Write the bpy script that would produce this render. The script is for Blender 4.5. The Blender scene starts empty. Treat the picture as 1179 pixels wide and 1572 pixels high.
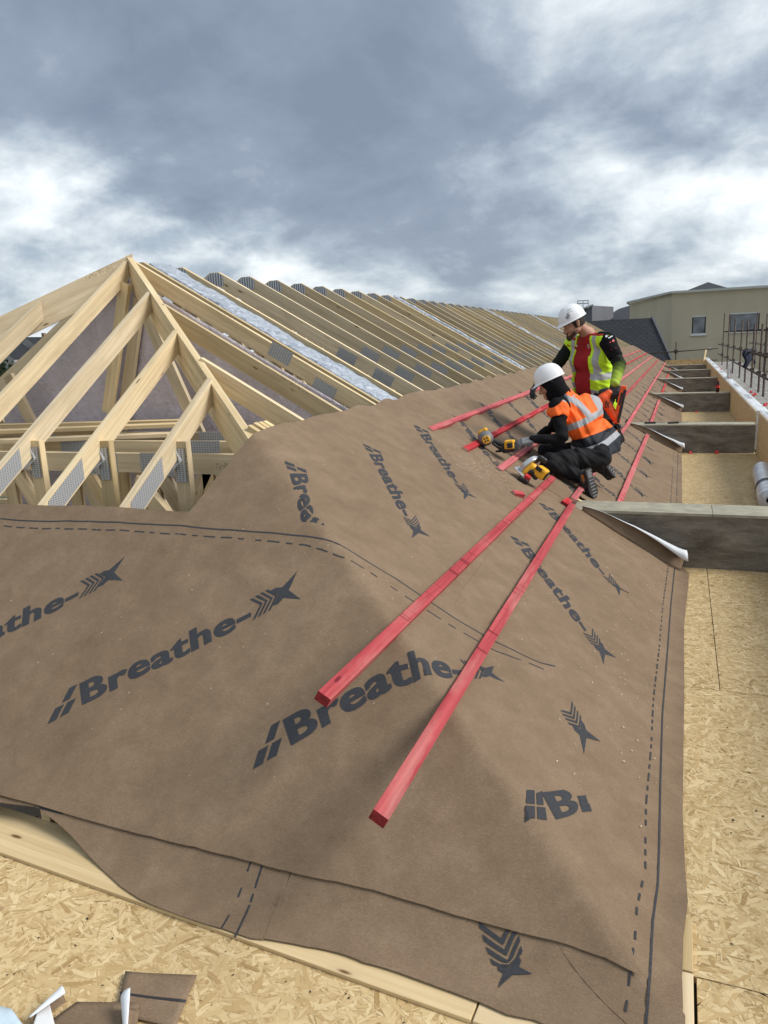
import bpy, bmesh, math, random
import numpy as np
from mathutils import Vector, Matrix, noise as mnoise
from mathutils.geometry import delaunay_2d_cdt
from mathutils.bvhtree import BVHTree
random.seed(7); np.random.seed(7)
S = bpy.context.scene
COL = S.collection
R_ = math.radians
PI = math.pi

# ------------------------------------------------------------------ camera
F_PX, PW, PH = 1144.0, 1179, 1572
_v1 = Vector((1046-PW/2, -(513-PH/2), -F_PX)); _Y = _v1.normalized()
_hd = Vector((1, .0447, 0)); _Z = _hd.cross(-_v1).normalized()
if _Z.y < 0: _Z = -_Z
_X = _Y.cross(_Z)
ROT = Matrix((_X, _Y, _Z))                   # world = ROT @ camera-space
cd = bpy.data.cameras.new('camera'); cam = bpy.data.objects.new('camera', cd); COL.objects.link(cam)
cd.sensor_fit = 'VERTICAL'; cd.sensor_height = 24; cd.lens = 24*F_PX/PH
cd.clip_start = .05; cd.clip_end = 9000
cam.matrix_world = ROT.to_4x4()
S.camera = cam
S.render.resolution_x = 768; S.render.resolution_y = 1024

def ray(px, py):
    return (ROT @ Vector((px-PW/2, -(py-PH/2), -F_PX))).normalized()
def onY(px, py, y): r = ray(px, py); return r*(y/r.y)
def onX(px, py, x): r = ray(px, py); return r*(x/r.x)
def onZ(px, py, z): r = ray(px, py); return r*(z/r.z)

# ------------------------------------------------------------------ sky, sun, exposure
S.view_settings.view_transform = 'Standard'; S.view_settings.look = 'None'
S.view_settings.gamma = 1; S.view_settings.exposure = 0.72
SUN_EL, SUN_AZ = R_(40), R_(84)              # azimuth measured from +Y towards +X
w = bpy.data.worlds.new('World'); S.world = w; w.use_nodes = True
def build_world():
    nt = w.node_tree; N = nt.nodes; L = nt.links; N.clear()
    def n(t, **k):
        o = N.new(t)
        for a, b in k.items(): setattr(o, a, b)
        return o
    def m(op, a, b=None, c=None):
        o = n('ShaderNodeMath', operation=op)
        for i, v in enumerate((a, b, c)):
            if v is None: continue
            if hasattr(v, 'links'): L.new(v, o.inputs[i])
            else: o.inputs[i].default_value = v
        return o.outputs[0]
    def mixc(fac, a, b):
        o = n('ShaderNodeMix', data_type='RGBA')
        if hasattr(fac, 'links'): L.new(fac, o.inputs[0])
        else: o.inputs[0].default_value = fac
        for i, v in ((6, a), (7, b)):
            if hasattr(v, 'links'): L.new(v, o.inputs[i])
            else: o.inputs[i].default_value = (*v, 1)
        return o.outputs[2]
    out = n('ShaderNodeOutputWorld'); bg = n('ShaderNodeBackground'); bg.inputs[1].default_value = .1
    L.new(bg.outputs[0], out.inputs[0])
    sky = n('ShaderNodeTexSky', sky_type='NISHITA'); sky.sun_disc = False
    sky.sun_elevation = SUN_EL; sky.sun_rotation = SUN_AZ
    tc = n('ShaderNodeTexCoord'); sep = n('ShaderNodeSeparateXYZ'); L.new(tc.outputs['Generated'], sep.inputs[0])
    x, y, z = sep.outputs
    zz = m('ADD', m('MAXIMUM', z, 0.0), .42)
    cmb = n('ShaderNodeCombineXYZ'); L.new(m('DIVIDE', x, zz), cmb.inputs[0]); L.new(m('DIVIDE', y, zz), cmb.inputs[1])
    def noise(scale, det, rough, dist, vec, off=0):
        mp = n('ShaderNodeMapping'); mp.inputs[1].default_value = (off, off*.7, off*.3)
        L.new(vec, mp.inputs[0])
        o = n('ShaderNodeTexNoise'); o.inputs['Scale'].default_value = scale; o.inputs['Detail'].default_value = det
        o.inputs['Roughness'].default_value = rough; o.inputs['Distortion'].default_value = dist
        L.new(mp.outputs[0], o.inputs[0]); return o.outputs[0]
    big = noise(1.5, 3, .5, .3, cmb.outputs[0], 3.1)
    med = noise(3.0, 9, .60, .18, cmb.outputs[0], 11.7)
    den = m('ADD', m('MULTIPLY', m('SUBTRACT', big, .5), .75), m('ADD', m('MULTIPLY', m('SUBTRACT', med, .5), .95), .575))
    # brighter breaks in the cloud at fixed directions of the sky
    def glow(px, py, p, amt, sx=1.0):
        d = ray(px, py); o = n('ShaderNodeVectorMath', operation='DOT_PRODUCT')
        L.new(tc.outputs['Generated'], o.inputs[0]); o.inputs[1].default_value = d
        return m('MULTIPLY', m('POWER', m('MAXIMUM', o.outputs['Value'], 0.0), p), amt)
    g = glow(1230, 260, 24, .15)
    brk = noise(4.2, 8, .56, .12, cmb.outputs[0], 23.0)
    bk = m('MULTIPLY', m('MAXIMUM', m('SUBTRACT', brk, .36), 0.0), 3.6)
    for a in ((560, 430, 90, .05), (20, 440, 90, .10), (300, 80, 30, -.06), (640, 240, 90, -.05), (60, 60, 50, -.04)):
        g = m('ADD', g, glow(*a))
    for a in ((250, 200, 330, .10), (300, 330, 160, .15), (120, 300, 200, .10), (420, 350, 200, .09), (30, 420, 90, .09), (1110, 190, 200, .10), (1150, 320, 60, .05), (880, 320, 300, .05)):
        g = m('ADD', g, m('MULTIPLY', glow(*a), bk))
    bo = n('ShaderNodeVectorMath', operation='DOT_PRODUCT'); L.new(tc.outputs['Generated'], bo.inputs[0]); bo.inputs[1].default_value = (-.1, -.93, .35)  # no cloud break: added glow behind the camera, brightens faces turned to -Y
    g = m('ADD', g, m('MULTIPLY', m('POWER', m('MAXIMUM', bo.outputs['Value'], 0.0), 3.0), .16))
    hor = m('POWER', m('SUBTRACT', 1.0, m('MINIMUM', m('MAXIMUM', z, 0.0), 1.0)), 9.0)
    den2 = m('ADD', m('ADD', den, g), m('MULTIPLY', hor, .20))
    cr = n('ShaderNodeValToRGB'); L.new(den2, cr.inputs[0])
    el = cr.color_ramp.elements
    el[0].position = .36; el[0].color = (.170, .208, .268, 1)
    el[1].position = .92; el[1].color = (.80, .84, .86, 1)
    e = el.new(.55); e.color = (.225, .268, .335, 1)
    e = el.new(.66); e.color = (.33, .385, .445, 1)
    e = el.new(.77); e.color = (.52, .565, .60, 1)
    sc = n('ShaderNodeVectorMath', operation='SCALE'); L.new(cr.outputs[0], sc.inputs[0]); sc.inputs[3].default_value = SKYK
    L.new(mixc(.93, sky.outputs[0], sc.outputs[0]), bg.inputs[0])
SKYK = 8.6
build_world()
sd = bpy.data.lights.new('sun', 'SUN'); sd.energy = 2.3; sd.angle = R_(26); sd.color = (1, .965, .91)
so = bpy.data.objects.new('sun', sd); COL.objects.link(so)
_sv = Vector((math.sin(SUN_AZ)*math.cos(SUN_EL), math.cos(SUN_AZ)*math.cos(SUN_EL), math.sin(SUN_EL)))
so.rotation_euler = _sv.to_track_quat('Z', 'Y').to_euler()

# ------------------------------------------------------------------ object helpers
def tag(o, label=None, cat=None, group=None, kind=None):
    if label: o['label'] = label
    if cat: o['category'] = cat
    if group: o['group'] = group
    if kind: o['kind'] = kind
    return o
def empty(name, loc=(0, 0, 0), **k):
    o = bpy.data.objects.new(name, None); COL.objects.link(o); o.location = loc; o.empty_display_size = .1
    return tag(o, **k)
class MB:
    def __init__(s): s.v = []; s.f = []; s.uv = []; s.m = []
    def face(s, pts, uv=None, mat=0):
        b = len(s.v); s.v += [tuple(p) for p in pts]; s.f.append(tuple(range(b, b+len(pts))))
        s.uv += uv if uv else [(p[0], p[1]) for p in pts]; s.m.append(mat)
    def beam(s, a, b, wd, ht, up=(0, 0, 1), mat=0, uo=None, ends=True):
        """box from a to b; wd across, ht along up; a,b on the centre line"""
        a = Vector(a); b = Vector(b); d = (b-a); ln = d.length; d.normalize()
        up = Vector(up); sd_ = d.cross(up).normalized(); up = sd_.cross(d).normalized()
        if uo is None: uo = random.uniform(0, 50)
        h, k = sd_*wd/2, up*ht/2
        P = [a-h-k, a+h-k, a+h+k, a-h+k]; Q = [b-h-k, b+h-k, b+h+k, b-h+k]
        vv = [0, wd, wd+ht, 2*wd+ht, 2*wd+2*ht]
        for i in range(4):
            j = (i+1) % 4
            s.face([P[i], P[j], Q[j], Q[i]][::-1], [(uo, vv[i]+uo), (uo, vv[i+1]+uo), (uo+ln, vv[i+1]+uo), (uo+ln, vv[i]+uo)][::-1], mat)
        if ends:
            s.face(P, [(uo, uo), (uo+.01, uo), (uo+.01, uo+ht), (uo, uo+ht)], mat if ends is True else ends)
            s.face(Q[::-1], [(uo, uo), (uo+.01, uo), (uo+.01, uo+ht), (uo, uo+ht)], mat if ends is True else ends)
        return s
    def box(s, lo, hi, mat=0):
        lo = Vector(lo); hi = Vector(hi)
        return s.beam(((lo.x+hi.x)/2, lo.y, (lo.z+hi.z)/2), ((lo.x+hi.x)/2, hi.y, (lo.z+hi.z)/2), hi.x-lo.x, hi.z-lo.z, mat=mat)
    def prism(s, poly, axis, t0, t1, mat=0, udir=None):
        """poly: list of 2D points in plane perpendicular to axis ('x','y','z'); extruded t0..t1"""
        def P(p, t): return {'y': (p[0], t, p[1]), 'x': (t, p[0], p[1]), 'z': (p[0], p[1], t)}[axis]
        uo = random.uniform(0, 50)
        u = Vector(udir).normalized() if udir else Vector((1, 0)); v = Vector((-u.y, u.x))
        uvs = [(Vector(p).dot(u)+uo, Vector(p).dot(v)+uo) for p in poly]
        s.face([P(p, t0) for p in poly], list(uvs), mat); s.face([P(p, t1) for p in poly][::-1], list(uvs)[::-1], mat)
        n_ = len(poly); th = abs(t1-t0)
        for i in range(n_):
            j = (i+1) % n_
            s.face([P(poly[j], t0), P(poly[i], t0), P(poly[i], t1), P(poly[j], t1)],
                   [uvs[j], uvs[i], (uvs[i][0], uvs[i][1]+th+.001), (uvs[j][0], uvs[j][1]+th+.001)], mat)
        return s
    def tube(s, a, b, ra, rb=None, n=10, mat=0, caps=True):
        rb = ra if rb is None else rb
        a = Vector(a); b = Vector(b); d = (b-a).normalized(); q = d.orthogonal().normalized(); r = d.cross(q)
        A = [a+(q*math.cos(t)+r*math.sin(t))*ra for t in [2*PI*i/n for i in range(n)]]
        B = [b+(q*math.cos(t)+r*math.sin(t))*rb for t in [2*PI*i/n for i in range(n)]]
        for i in range(n): s.face([A[i], A[(i+1) % n], B[(i+1) % n], B[i]], None, mat)
        if caps: s.face(A[::-1], None, mat); s.face(B, None, mat)
        return s
    def lathe(s, prof, o=(0, 0, 0), ax=(0, 0, 1), n=24, mat=0):
        o = Vector(o); d = Vector(ax).normalized(); q = d.orthogonal().normalized(); r = d.cross(q)
        rings = [[o+d*h+(q*math.cos(2*PI*i/n)+r*math.sin(2*PI*i/n))*rr for i in range(n)] for rr, h in prof]
        for k in range(len(rings)-1):
            for i in range(n): s.face([rings[k][i], rings[k][(i+1) % n], rings[k+1][(i+1) % n], rings[k+1][i]], None, mat)
        return s
    def build(s, name, mats, parent=None, smooth=False, bevel=0, weld=True, fixn=False):
        me = bpy.data.meshes.new(name); me.from_pydata(s.v, [], s.f)
        uvl = me.uv_layers.new(name='UVMap')
        uvl.data.foreach_set('uv', np.array(s.uv, dtype=np.float32).ravel())
        for mt in (mats if isinstance(mats, (list, tuple)) else [mats]): me.materials.append(mt)
        me.polygons.foreach_set('material_index', s.m)
        if weld:
            bm = bmesh.new(); bm.from_mesh(me); bmesh.ops.remove_doubles(bm, verts=bm.verts, dist=1e-5)
            if fixn: bmesh.ops.recalc_face_normals(bm, faces=bm.faces)
            bm.to_mesh(me); bm.free()
        if smooth: me.polygons.foreach_set('use_smooth', [True]*len(me.polygons))
        me.update()
        o = bpy.data.objects.new(name, me); COL.objects.link(o)
        if parent: o.parent = parent
        if bevel:
            b = o.modifiers.new('bevel', 'BEVEL'); b.width = bevel; b.segments = 2; b.limit_method = 'ANGLE'; b.angle_limit = R_(40)
        return o
def copy_tree(o, parent=None):
    c = o.copy(); COL.objects.link(c)
    if parent is not None: c.parent = parent
    for ch in [k for k in ALLC.get(o.name, [])]: copy_tree(ch, c)
    return c
ALLC = {}

# ------------------------------------------------------------------ materials
class NT:
    def __init__(s, name, rough=.8, metal=0.0, spec=.3):
        s.mat = bpy.data.materials.new(name); s.mat.use_nodes = True; s.nt = s.mat.node_tree
        s.b = s.nt.nodes['Principled BSDF']; s.b.inputs['Roughness'].default_value = rough
        s.b.inputs['Metallic'].default_value = metal; s.b.inputs['Specular IOR Level'].default_value = spec
    def n(s, t, **k):
        o = s.nt.nodes.new(t)
        for a, b in k.items(): setattr(o, a, b)
        return o
    def l(s, a, b): s.nt.links.new(a, b)
    def put(s, inp, v):
        if hasattr(v, 'links'): s.l(v, inp)
        elif isinstance(v, tuple) and len(v) == 3 and inp.type == 'RGBA': inp.default_value = (*v, 1)
        else: inp.default_value = v
    def m(s, op, a, b=None, c=None):
        o = s.n('ShaderNodeMath', operation=op)
        for i, v in enumerate((a, b, c)):
            if v is not None: s.put(o.inputs[i], v)
        return o.outputs[0]
    def coord(s, which='Object'): return s.n('ShaderNodeTexCoord').outputs[which]
    def map(s, vec, scale=(1, 1, 1), rot=(0, 0, 0), loc=(0, 0, 0)):
        o = s.n('ShaderNodeMapping'); s.l(vec, o.inputs[0]); o.inputs[1].default_value = loc
        o.inputs[2].default_value = rot; o.inputs[3].default_value = scale; return o.outputs[0]
    def rnd(s, vec):
        oi = s.n('ShaderNodeObjectInfo'); v = s.n('ShaderNodeVectorMath', operation='MULTIPLY_ADD')
        s.l(oi.outputs['Random'], v.inputs[0]); v.inputs[1].default_value = (37, 91, 53); s.l(vec, v.inputs[2]); return v.outputs[0]
    def noise(s, vec, scale, det=4, rough=.55, dist=0, out=0):
        o = s.n('ShaderNodeTexNoise'); s.l(vec, o.inputs[0]); o.inputs['Scale'].default_value = scale
        o.inputs['Detail'].default_value = det; o.inputs['Roughness'].default_value = rough; o.inputs['Distortion'].default_value = dist
        return o.outputs[out]
    def vor(s, vec, scale, feat='F1', out='Distance', rnd=1):
        o = s.n('ShaderNodeTexVoronoi', feature=feat); s.l(vec, o.inputs[0]); o.inputs['Scale'].default_value = scale
        o.inputs['Randomness'].default_value = rnd; return o.outputs[out]
    def ramp(s, fac, stops):
        o = s.n('ShaderNodeValToRGB'); s.put(o.inputs[0], fac); e = o.color_ramp.elements
        while len(e) < len(stops): e.new(.5)
        for i, (p, c) in enumerate(stops):
            e[i].position = p; e[i].color = (*c, 1) if isinstance(c, tuple) else (c, c, c, 1)
        return o.outputs[0]
    def mix(s, fac, a, b, mode='MIX'):
        o = s.n('ShaderNodeMix', data_type='RGBA', blend_type=mode); s.put(o.inputs[0], fac); s.put(o.inputs[6], a); s.put(o.inputs[7], b)
        return o.outputs[2]
    def col(s, v): s.put(s.b.inputs['Base Color'], v); return s
    def bump(s, h, st=.3, dist=.01):
        o = s.n('ShaderNodeBump'); s.l(h, o.inputs['Height']); o.inputs['Strength'].default_value = st; o.inputs['Distance'].default_value = dist
        s.l(o.outputs[0], s.b.inputs['Normal']); return s
def plain(name, c, rough=.6, metal=0.0, spec=.4, var=.12, sc=25, bump=0.0):
    t = NT(name, rough, metal, spec); v = t.rnd(t.coord())
    f = t.noise(v, sc, 4); a = tuple(x*(1-var) for x in c); b = tuple(min(1, x*(1+var)) for x in c)
    t.col(t.ramp(f, [(.3, a), (.7, b)]))
    if bump: t.bump(f, bump, .004)
    return t.mat

def wood_mat(name, c0, c1, knot, rough=.7, dirt=None, knots=True, marks=False, stamp=False):
    t = NT(name, rough, 0, .25); uv = t.rnd(t.coord('UV'))
    wv = t.noise(t.map(uv, (1.3, 9, 1)), 1.0, 3, .5, 0)
    add = t.n('ShaderNodeVectorMath', operation='MULTIPLY_ADD'); t.l(wv, add.inputs[0]); add.inputs[1].default_value = (0, .05, 0); t.l(uv, add.inputs[2])
    g1 = t.noise(t.map(add.outputs[0], (1.6, 120, 1)), 1.0, 4, .6)
    g2 = t.noise(t.map(add.outputs[0], (.8, 26, 1)), 1.0, 3, .5)
    g = t.m('ADD', t.m('MULTIPLY', g1, .45), t.m('MULTIPLY', g2, .55))
    c = t.ramp(g, [(.34, c0), (.62, c1)])
    oi = t.n('ShaderNodeObjectInfo')
    hue = t.n('ShaderNodeHueSaturation'); t.l(c, hue.inputs['Color'])
    t.l(t.m('ADD', t.m('MULTIPLY', oi.outputs['Random'], .36), .78), hue.inputs['Value'])
    t.l(t.m('ADD', t.m('MULTIPLY', t.m('FRACT', t.m('MULTIPLY', oi.outputs['Random'], 17.3)), .3), .85), hue.inputs['Saturation'])
    c = hue.outputs[0]
    if knots:
        kd = t.vor(t.map(uv, (2.6, 9.5, 1)), 1.0, rnd=1)
        kf = t.ramp(kd, [(.05, 1.0), (.085, 0.0)])
        ring = t.ramp(kd, [(.08, .35), (.17, 0.0)])
        c = t.mix(ring, c, tuple(x*.6 for x in c1)); c = t.mix(kf, c, knot)
    if marks:
        mk = t.ramp(t.noise(t.map(uv, (30, 1.5, 1)), 1.0, 1, .5), [(.66, 0.0), (.70, .75)]); c = t.mix(mk, c, knot)
    if dirt:
        d = t.noise(t.map(uv, (2, 10, 1)), 1.0, 5, .6); c = t.mix(t.ramp(d, [(.5, 0.0), (.72, .5)]), c, dirt)
    if stamp:
        sp = t.n('ShaderNodeSeparateColor'); t.l(t.vor(t.map(uv, (1.1, 8, 1), (0, 0, 0), (3, 1, 0)), 1.0, out='Color'), sp.inputs[0])
        a_ = t.m('GREATER_THAN', sp.outputs[0], .80); b_ = t.m('GREATER_THAN', t.noise(t.map(uv, (95, 70, 1)), 1.0, 2, .5), .56)
        e_ = t.ramp(t.vor(t.map(uv, (1.1, 8, 1), (0, 0, 0), (3, 1, 0)), 1.0), [(.22, 1.0), (.30, 0.0)])
        c = t.mix(t.m('MULTIPLY', t.m('MULTIPLY', a_, b_), t.m('MULTIPLY', e_, .55)), c, (.16, .10, .07))
    t.col(c).bump(g, .25, .002); return t.mat
M_PINE = wood_mat('pine', (.53, .405, .235), (.74, .60, .385), (.15, .085, .04), dirt=(.38, .29, .17), stamp=True)
M_PINE2 = wood_mat('pine_board', (.58, .43, .23), (.77, .60, .36), (.17, .085, .03))
M_RED = wood_mat('red_batten', (.30, .030, .040), (.56, .105, .110), (.16, .012, .02), rough=.8, dirt=(.52, .27, .23), marks=True)
M_REDEND = plain('red_batten_end', (.20, .012, .018), .8, var=.4, sc=90)

def mem_mat():
    t = NT('membrane_brown', .82, 0, .22); v = t.coord()
    big = t.noise(v, 1.6, 4, .6, .4); med = t.noise(t.map(v, (1, 1, 1)), 9, 6, .65, .3); fine = t.noise(t.map(v, (1, 2.2, 2.2), (0, 0, .4)), 130, 5, .75, .6)
    vf = t.noise(v, 420, 3, .7)
    fib = t.noise(t.map(v, (1, 6, 6), (0, 0, -.5)), 55, 5, .7, 1.2)
    wv = t.n('ShaderNodeVectorMath', operation='MULTIPLY_ADD'); t.l(t.noise(v, 3, 3, .5, 0, 1), wv.inputs[0]); wv.inputs[1].default_value = (.5, .5, .5); t.l(v, wv.inputs[2])
    cre = t.ramp(t.vor(wv.outputs[0], 2.4, 'DISTANCE_TO_EDGE'), [(.0, 1.0), (.035, 0.0)]); crm = t.ramp(t.noise(v, 1.9, 3), [(.5, 0.0), (.62, 1.0)]); crease = t.m('MULTIPLY', cre, crm)
    g = t.m('ADD', t.m('ADD', t.m('MULTIPLY', big, .14), t.m('MULTIPLY', med, .18)), t.m('ADD', t.m('MULTIPLY', fine, .28), t.m('ADD', t.m('MULTIPLY', vf, .16), t.m('MULTIPLY', fib, .18))))
    g = t.m('ADD', g, t.m('ADD', t.m('MULTIPLY', crease, .012), .035))
    c = t.ramp(g, [(.39, (.130, .086, .052)), (.52, (.213, .148, .094)), (.67, (.35, .258, .176))])
    t.col(c).bump(t.m('ADD', t.m('ADD', t.m('MULTIPLY', fine, .35), t.m('MULTIPLY', med, .8)), t.m('MULTIPLY', crease, .22)), .38, .007); return t.mat
M_MEM = mem_mat()
def ink_mat():
    t = NT('ink_print', .7, 0, .25); v = t.coord(); g = t.noise(v, 150, 5, .75); g2 = t.noise(v, 700, 2, .7)
    t.col(t.ramp(t.m('ADD', t.m('MULTIPLY', g, .6), t.m('MULTIPLY', g2, .4)), [(.36, (.024, .026, .031)), (.58, (.046, .048, .054)), (.80, (.11, .092, .078))])); return t.mat
M_INK = ink_mat()
M_MEMW = plain('membrane_white_underside', (.72, .74, .77), .6, var=.05)

def osb_shader(name='osb_panel'):
    t = NT(name, .75, 0, .25); v = t.coord(); prev = None; sel = None
    cols = []
    base = t.n('ShaderNodeVectorMath', operation='ADD'); t.l(v, base.inputs[0]); base.inputs[1].default_value = (3, 3, 3)
    for k, a in enumerate((.2, .95, 1.6, 2.5)):
        mp = t.map(base.outputs[0], (14, 60, 60), (a*.6, a, a)); cc = t.vor(mp, 1, out='Color')
        sp = t.n('ShaderNodeSeparateColor'); t.l(cc, sp.inputs[0]); gr = t.noise(t.map(base.outputs[0], (20, 300, 300), (a*.6, a, a)), 1, 2)
        cols.append((t.m('ADD', t.m('MULTIPLY', sp.outputs[0], .8), t.m('MULTIPLY', gr, .3)), sp.outputs[1]))
    c = cols[0][0]; h = cols[0][1]
    for cc, hh in cols[1:]:
        o = t.m('GREATER_THAN', hh, h); mx = t.n('ShaderNodeMix'); t.l(o, mx.inputs[0]); t.l(c, mx.inputs[2]); t.l(cc, mx.inputs[3]); c = mx.outputs[0]; h = t.m('MAXIMUM', h, hh)
    t.col(t.ramp(c, [(.1, (.34, .22, .095)), (.45, (.52, .37, .18)), (.9, (.68, .53, .30))])).bump(c, .3, .002)
    return t.mat
M_OSB = osb_shader()
def strand_mat():
    t = NT('osb_strands', .72, 0, .3); at = t.n('ShaderNodeAttribute', attribute_name='tone').outputs['Fac']
    uv = t.coord('UV'); g = t.noise(t.map(uv, (3, 90, 1)), 1, 3, .6)
    x = t.m('ADD', t.m('MULTIPLY', at, .8), t.m('MULTIPLY', g, .28))
    v = t.coord(); big = t.noise(v, 1.3, 4, .6)
    c = t.ramp(x, [(.04, (.22, .125, .045)), (.22, (.43, .285, .12)), (.55, (.56, .405, .20)), (.95, (.72, .565, .32))])
    c = t.mix(t.ramp(big, [(.52, 0.0), (.75, .35)]), c, (.40, .285, .15))
    t.col(c).bump(g, .2, .001); return t.mat
M_STRAND = strand_mat()
def kerb_mat():
    t = NT('weathered_board', .7, 0, .35); v = t.rnd(t.coord())
    a = t.noise(t.map(v, (1.0, 1, 3.0)), 2.6, 5, .62, .7); b = t.noise(t.map(v, (3, 3, 30)), 3, 4, .6); c = t.noise(v, 60, 3, .7)
    g = t.m('ADD', t.m('MULTIPLY', a, .62), t.m('ADD', t.m('MULTIPLY', b, .25), t.m('MULTIPLY', c, .13)))
    t.col(t.ramp(g, [(.36, (.070, .060, .050)), (.46, (.135, .118, .097)), (.55, (.20, .18, .15)), (.68, (.31, .285, .24))])).bump(g, .2, .003)
    t.l(t.ramp(a, [(.4, .5), (.6, .85)]), t.b.inputs['Roughness']); return t.mat
M_KERB = kerb_mat()
M_KERBTOP = plain('weathered_board_top', (.33, .31, .235), .75, var=.22, sc=9)
M_PLATE = None
def plate_mat():
    t = NT('galvanised_nail_plate', .5, .35, .5); uv = t.coord('UV')
    d = t.vor(t.map(uv, (45, 80, 1)), 1, rnd=.0); h = t.ramp(d, [(.18, 0.0), (.32, 1.0)])
    t.col(t.mix(h, (.16, .165, .17), (.46, .47, .485))).bump(h, .6, .003); return t.mat
M_PLATE = plate_mat()
def foil_mat():
    t = NT('silver_foil', .5, .3, .5); v = t.coord(); n1 = t.noise(v, 14, 6, .6, 1.2); n2 = t.noise(v, 60, 3, .6)
    t.col(t.ramp(n1, [(.3, (.22, .25, .30)), (.6, (.50, .54, .60))])).bump(t.m('ADD', n1, t.m('MULTIPLY', n2, .3)), .9, .02); return t.mat
M_FOIL = foil_mat()
def lilac_mat():
    t = NT('lilac_sheet', .55, 0, .4); v = t.coord(); n1 = t.noise(t.map(v, (1, 1, .5)), 2.2, 5, .55, 1.0); n2 = t.noise(v, 16, 4, .6, .8)
    t.col(t.ramp(t.m('ADD', t.m('MULTIPLY', n1, .7), t.m('MULTIPLY', n2, .3)), [(.35, (.47, .41, .44)), (.65, (.64, .57, .61))])).bump(t.m('ADD', n1, t.m('MULTIPLY', n2, .4)), .8, .05); return t.mat
M_LILAC = lilac_mat()
M_BLACK = plain('black_cloth', (.0075, .0075, .009), .9, var=.3, spec=.15)
M_BLACKT = plain('black_work_trousers', (.013, .013, .015), .85, var=.5, sc=12, spec=.2)
M_BLKPL = plain('black_plastic', (.018, .018, .02), .45)
M_GREYPL = plain('grey_plastic', (.16, .16, .165), .5)
M_YELPL = plain('yellow_plastic', (.78, .40, .02), .4)
M_ORPL = plain('orange_plastic', (.80, .10, .018), .38)
M_SILV = plain('brushed_metal', (.55, .56, .58), .35, .8)
M_HAT = plain('hard_hat_white', (.80, .81, .83), .3, spec=.5, var=.02)
M_HATDK = plain('hat_vent', (.13, .14, .17), .6)
M_SKIN = plain('skin', (.42, .22, .15), .55, var=.1)
M_HAIR = plain('dark_hair', (.025, .016, .011), .8)
M_GLOVE = plain('dark_grey_glove', (.045, .048, .055), .8)
M_GLOVEL = plain('light_grey_glove', (.22, .23, .24), .8)
M_WHITE = plain('white_print', (.75, .75, .75), .7, var=.04)
M_STEEL = plain('rusty_scaffold_steel', (.085, .062, .05), .7, .35, var=.45, sc=14)
M_PLANK = plain('scaffold_plank', (.30, .285, .26), .85, var=.3, sc=7)
M_REDPL = plain('red_plastic', (.62, .03, .035), .5)
M_WRAP = plain('white_wrap', (.66, .68, .70), .45, var=.16, sc=12, bump=.5)
def plain_uv(*a, **k): return plain(*a, **k)

# ------------------------------------------------------------------ roof surfaces
T30 = math.tan(R_(30)); TH = math.tan(R_(34.5))
RX, APY, APZ = -4.42, 5.46, .842             # ridge x, hip apex y, apex height
MZ = .856                                     # membrane plane height at ridge line
DECK = -1.72
HKK = TH/T30
def Rz(x, z0=MZ): return z0 - T30*(x-RX)
def Hz(y, z0=MZ): return z0 - TH*(APY-y)
def onR(px, py, z0=MZ):
    r = ray(px, py); return r*((z0+T30*RX)/(r.z+T30*r.x))
def onH(px, py, z0=MZ):
    r = ray(px, py); return r*((z0-TH*APY)/(r.z-TH*r.y))
def onS(px, py, z0=MZ):
    a, b = onR(px, py, z0), onH(px, py, z0); return a if a.length > b.length else b
def smin(a, b, k):
    h = max(k-abs(a-b), 0)/k; return min(a, b)-h*h*k*.25
def N3(x, y, z=0): return mnoise.noise(Vector((x, y, z)))
def wrinkle(x, y):
    a = .010+.005*N3(x*1.1, y*1.0, 3)+.004*N3(x*2.3+5, y*2.9, 9)+.0015*N3(x*8, y*8, 2)+.006*(1-min(1, abs(N3(x*.9+y*.5+7, y*1.3-x*.4, 17))*3.2))**4+.004*(1-min(1, abs(N3(x*2.1-y*.8, y*1.9+x, 27))*4))**3
    hf = (Rz(x)-Hz(y))
    if hf < 0:                                # right slope: membrane hangs between the rafters
        t = min(1, max(0, (y-3.4)/2)); far = .6+.6*min(1, max(0, (y-5)/4))
        a += -.012*far*t*(.5-.5*math.cos(2*PI*(y-6.15)/.6))
        a += .008*t*(1-abs(2*((N3(x*.6+y*.2, y*1.1, 21)*2) % 1)-1))*.6
        # folds fanning out from the top edge towards the first battens
        if y > 3.6: a += .017*t*math.exp(-((x+1.95)/.32)**2)*math.sin(y*9.5+x*7+3*N3(x*2, y, 4))
        if y > 6.1: a += .005*math.sin(y*41+x*12+4*N3(x*3, y*2, 8))*max(0, math.sin(x*9+1))
        if x > -.45 and y > 4.6: a += .007*math.sin(y*7+9*x)*math.exp(-((x+.25)/.15)**2)
    else:
        a += .004*math.sin((x*.55+y*2.1)*4.2+2.5*N3(x*.8, y, 14))*min(1, max(0, (Hz(y)-DECK)))
        a += .005*math.sin(x*5.2+1.8*N3(x, y*2, 31))*math.exp(-((y-1.95)/.3)**2)
    return a
def Sz(x, y, wr=1.0):
    z = smin(Rz(x), Hz(y), .012+.05*min(1, max(0, (y-2.6)/.8)))+wrinkle(x, y)*wr
    f1 = min(1, max(0, (1.97-y)/.09)); f2 = min(1, max(0, (x+.10)/.12))*min(1, max(0, (2.5-y)/.35))
    low = DECK+.006+.015*max(f1, f2)
    return -smin(-z, -low, .03)
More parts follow.
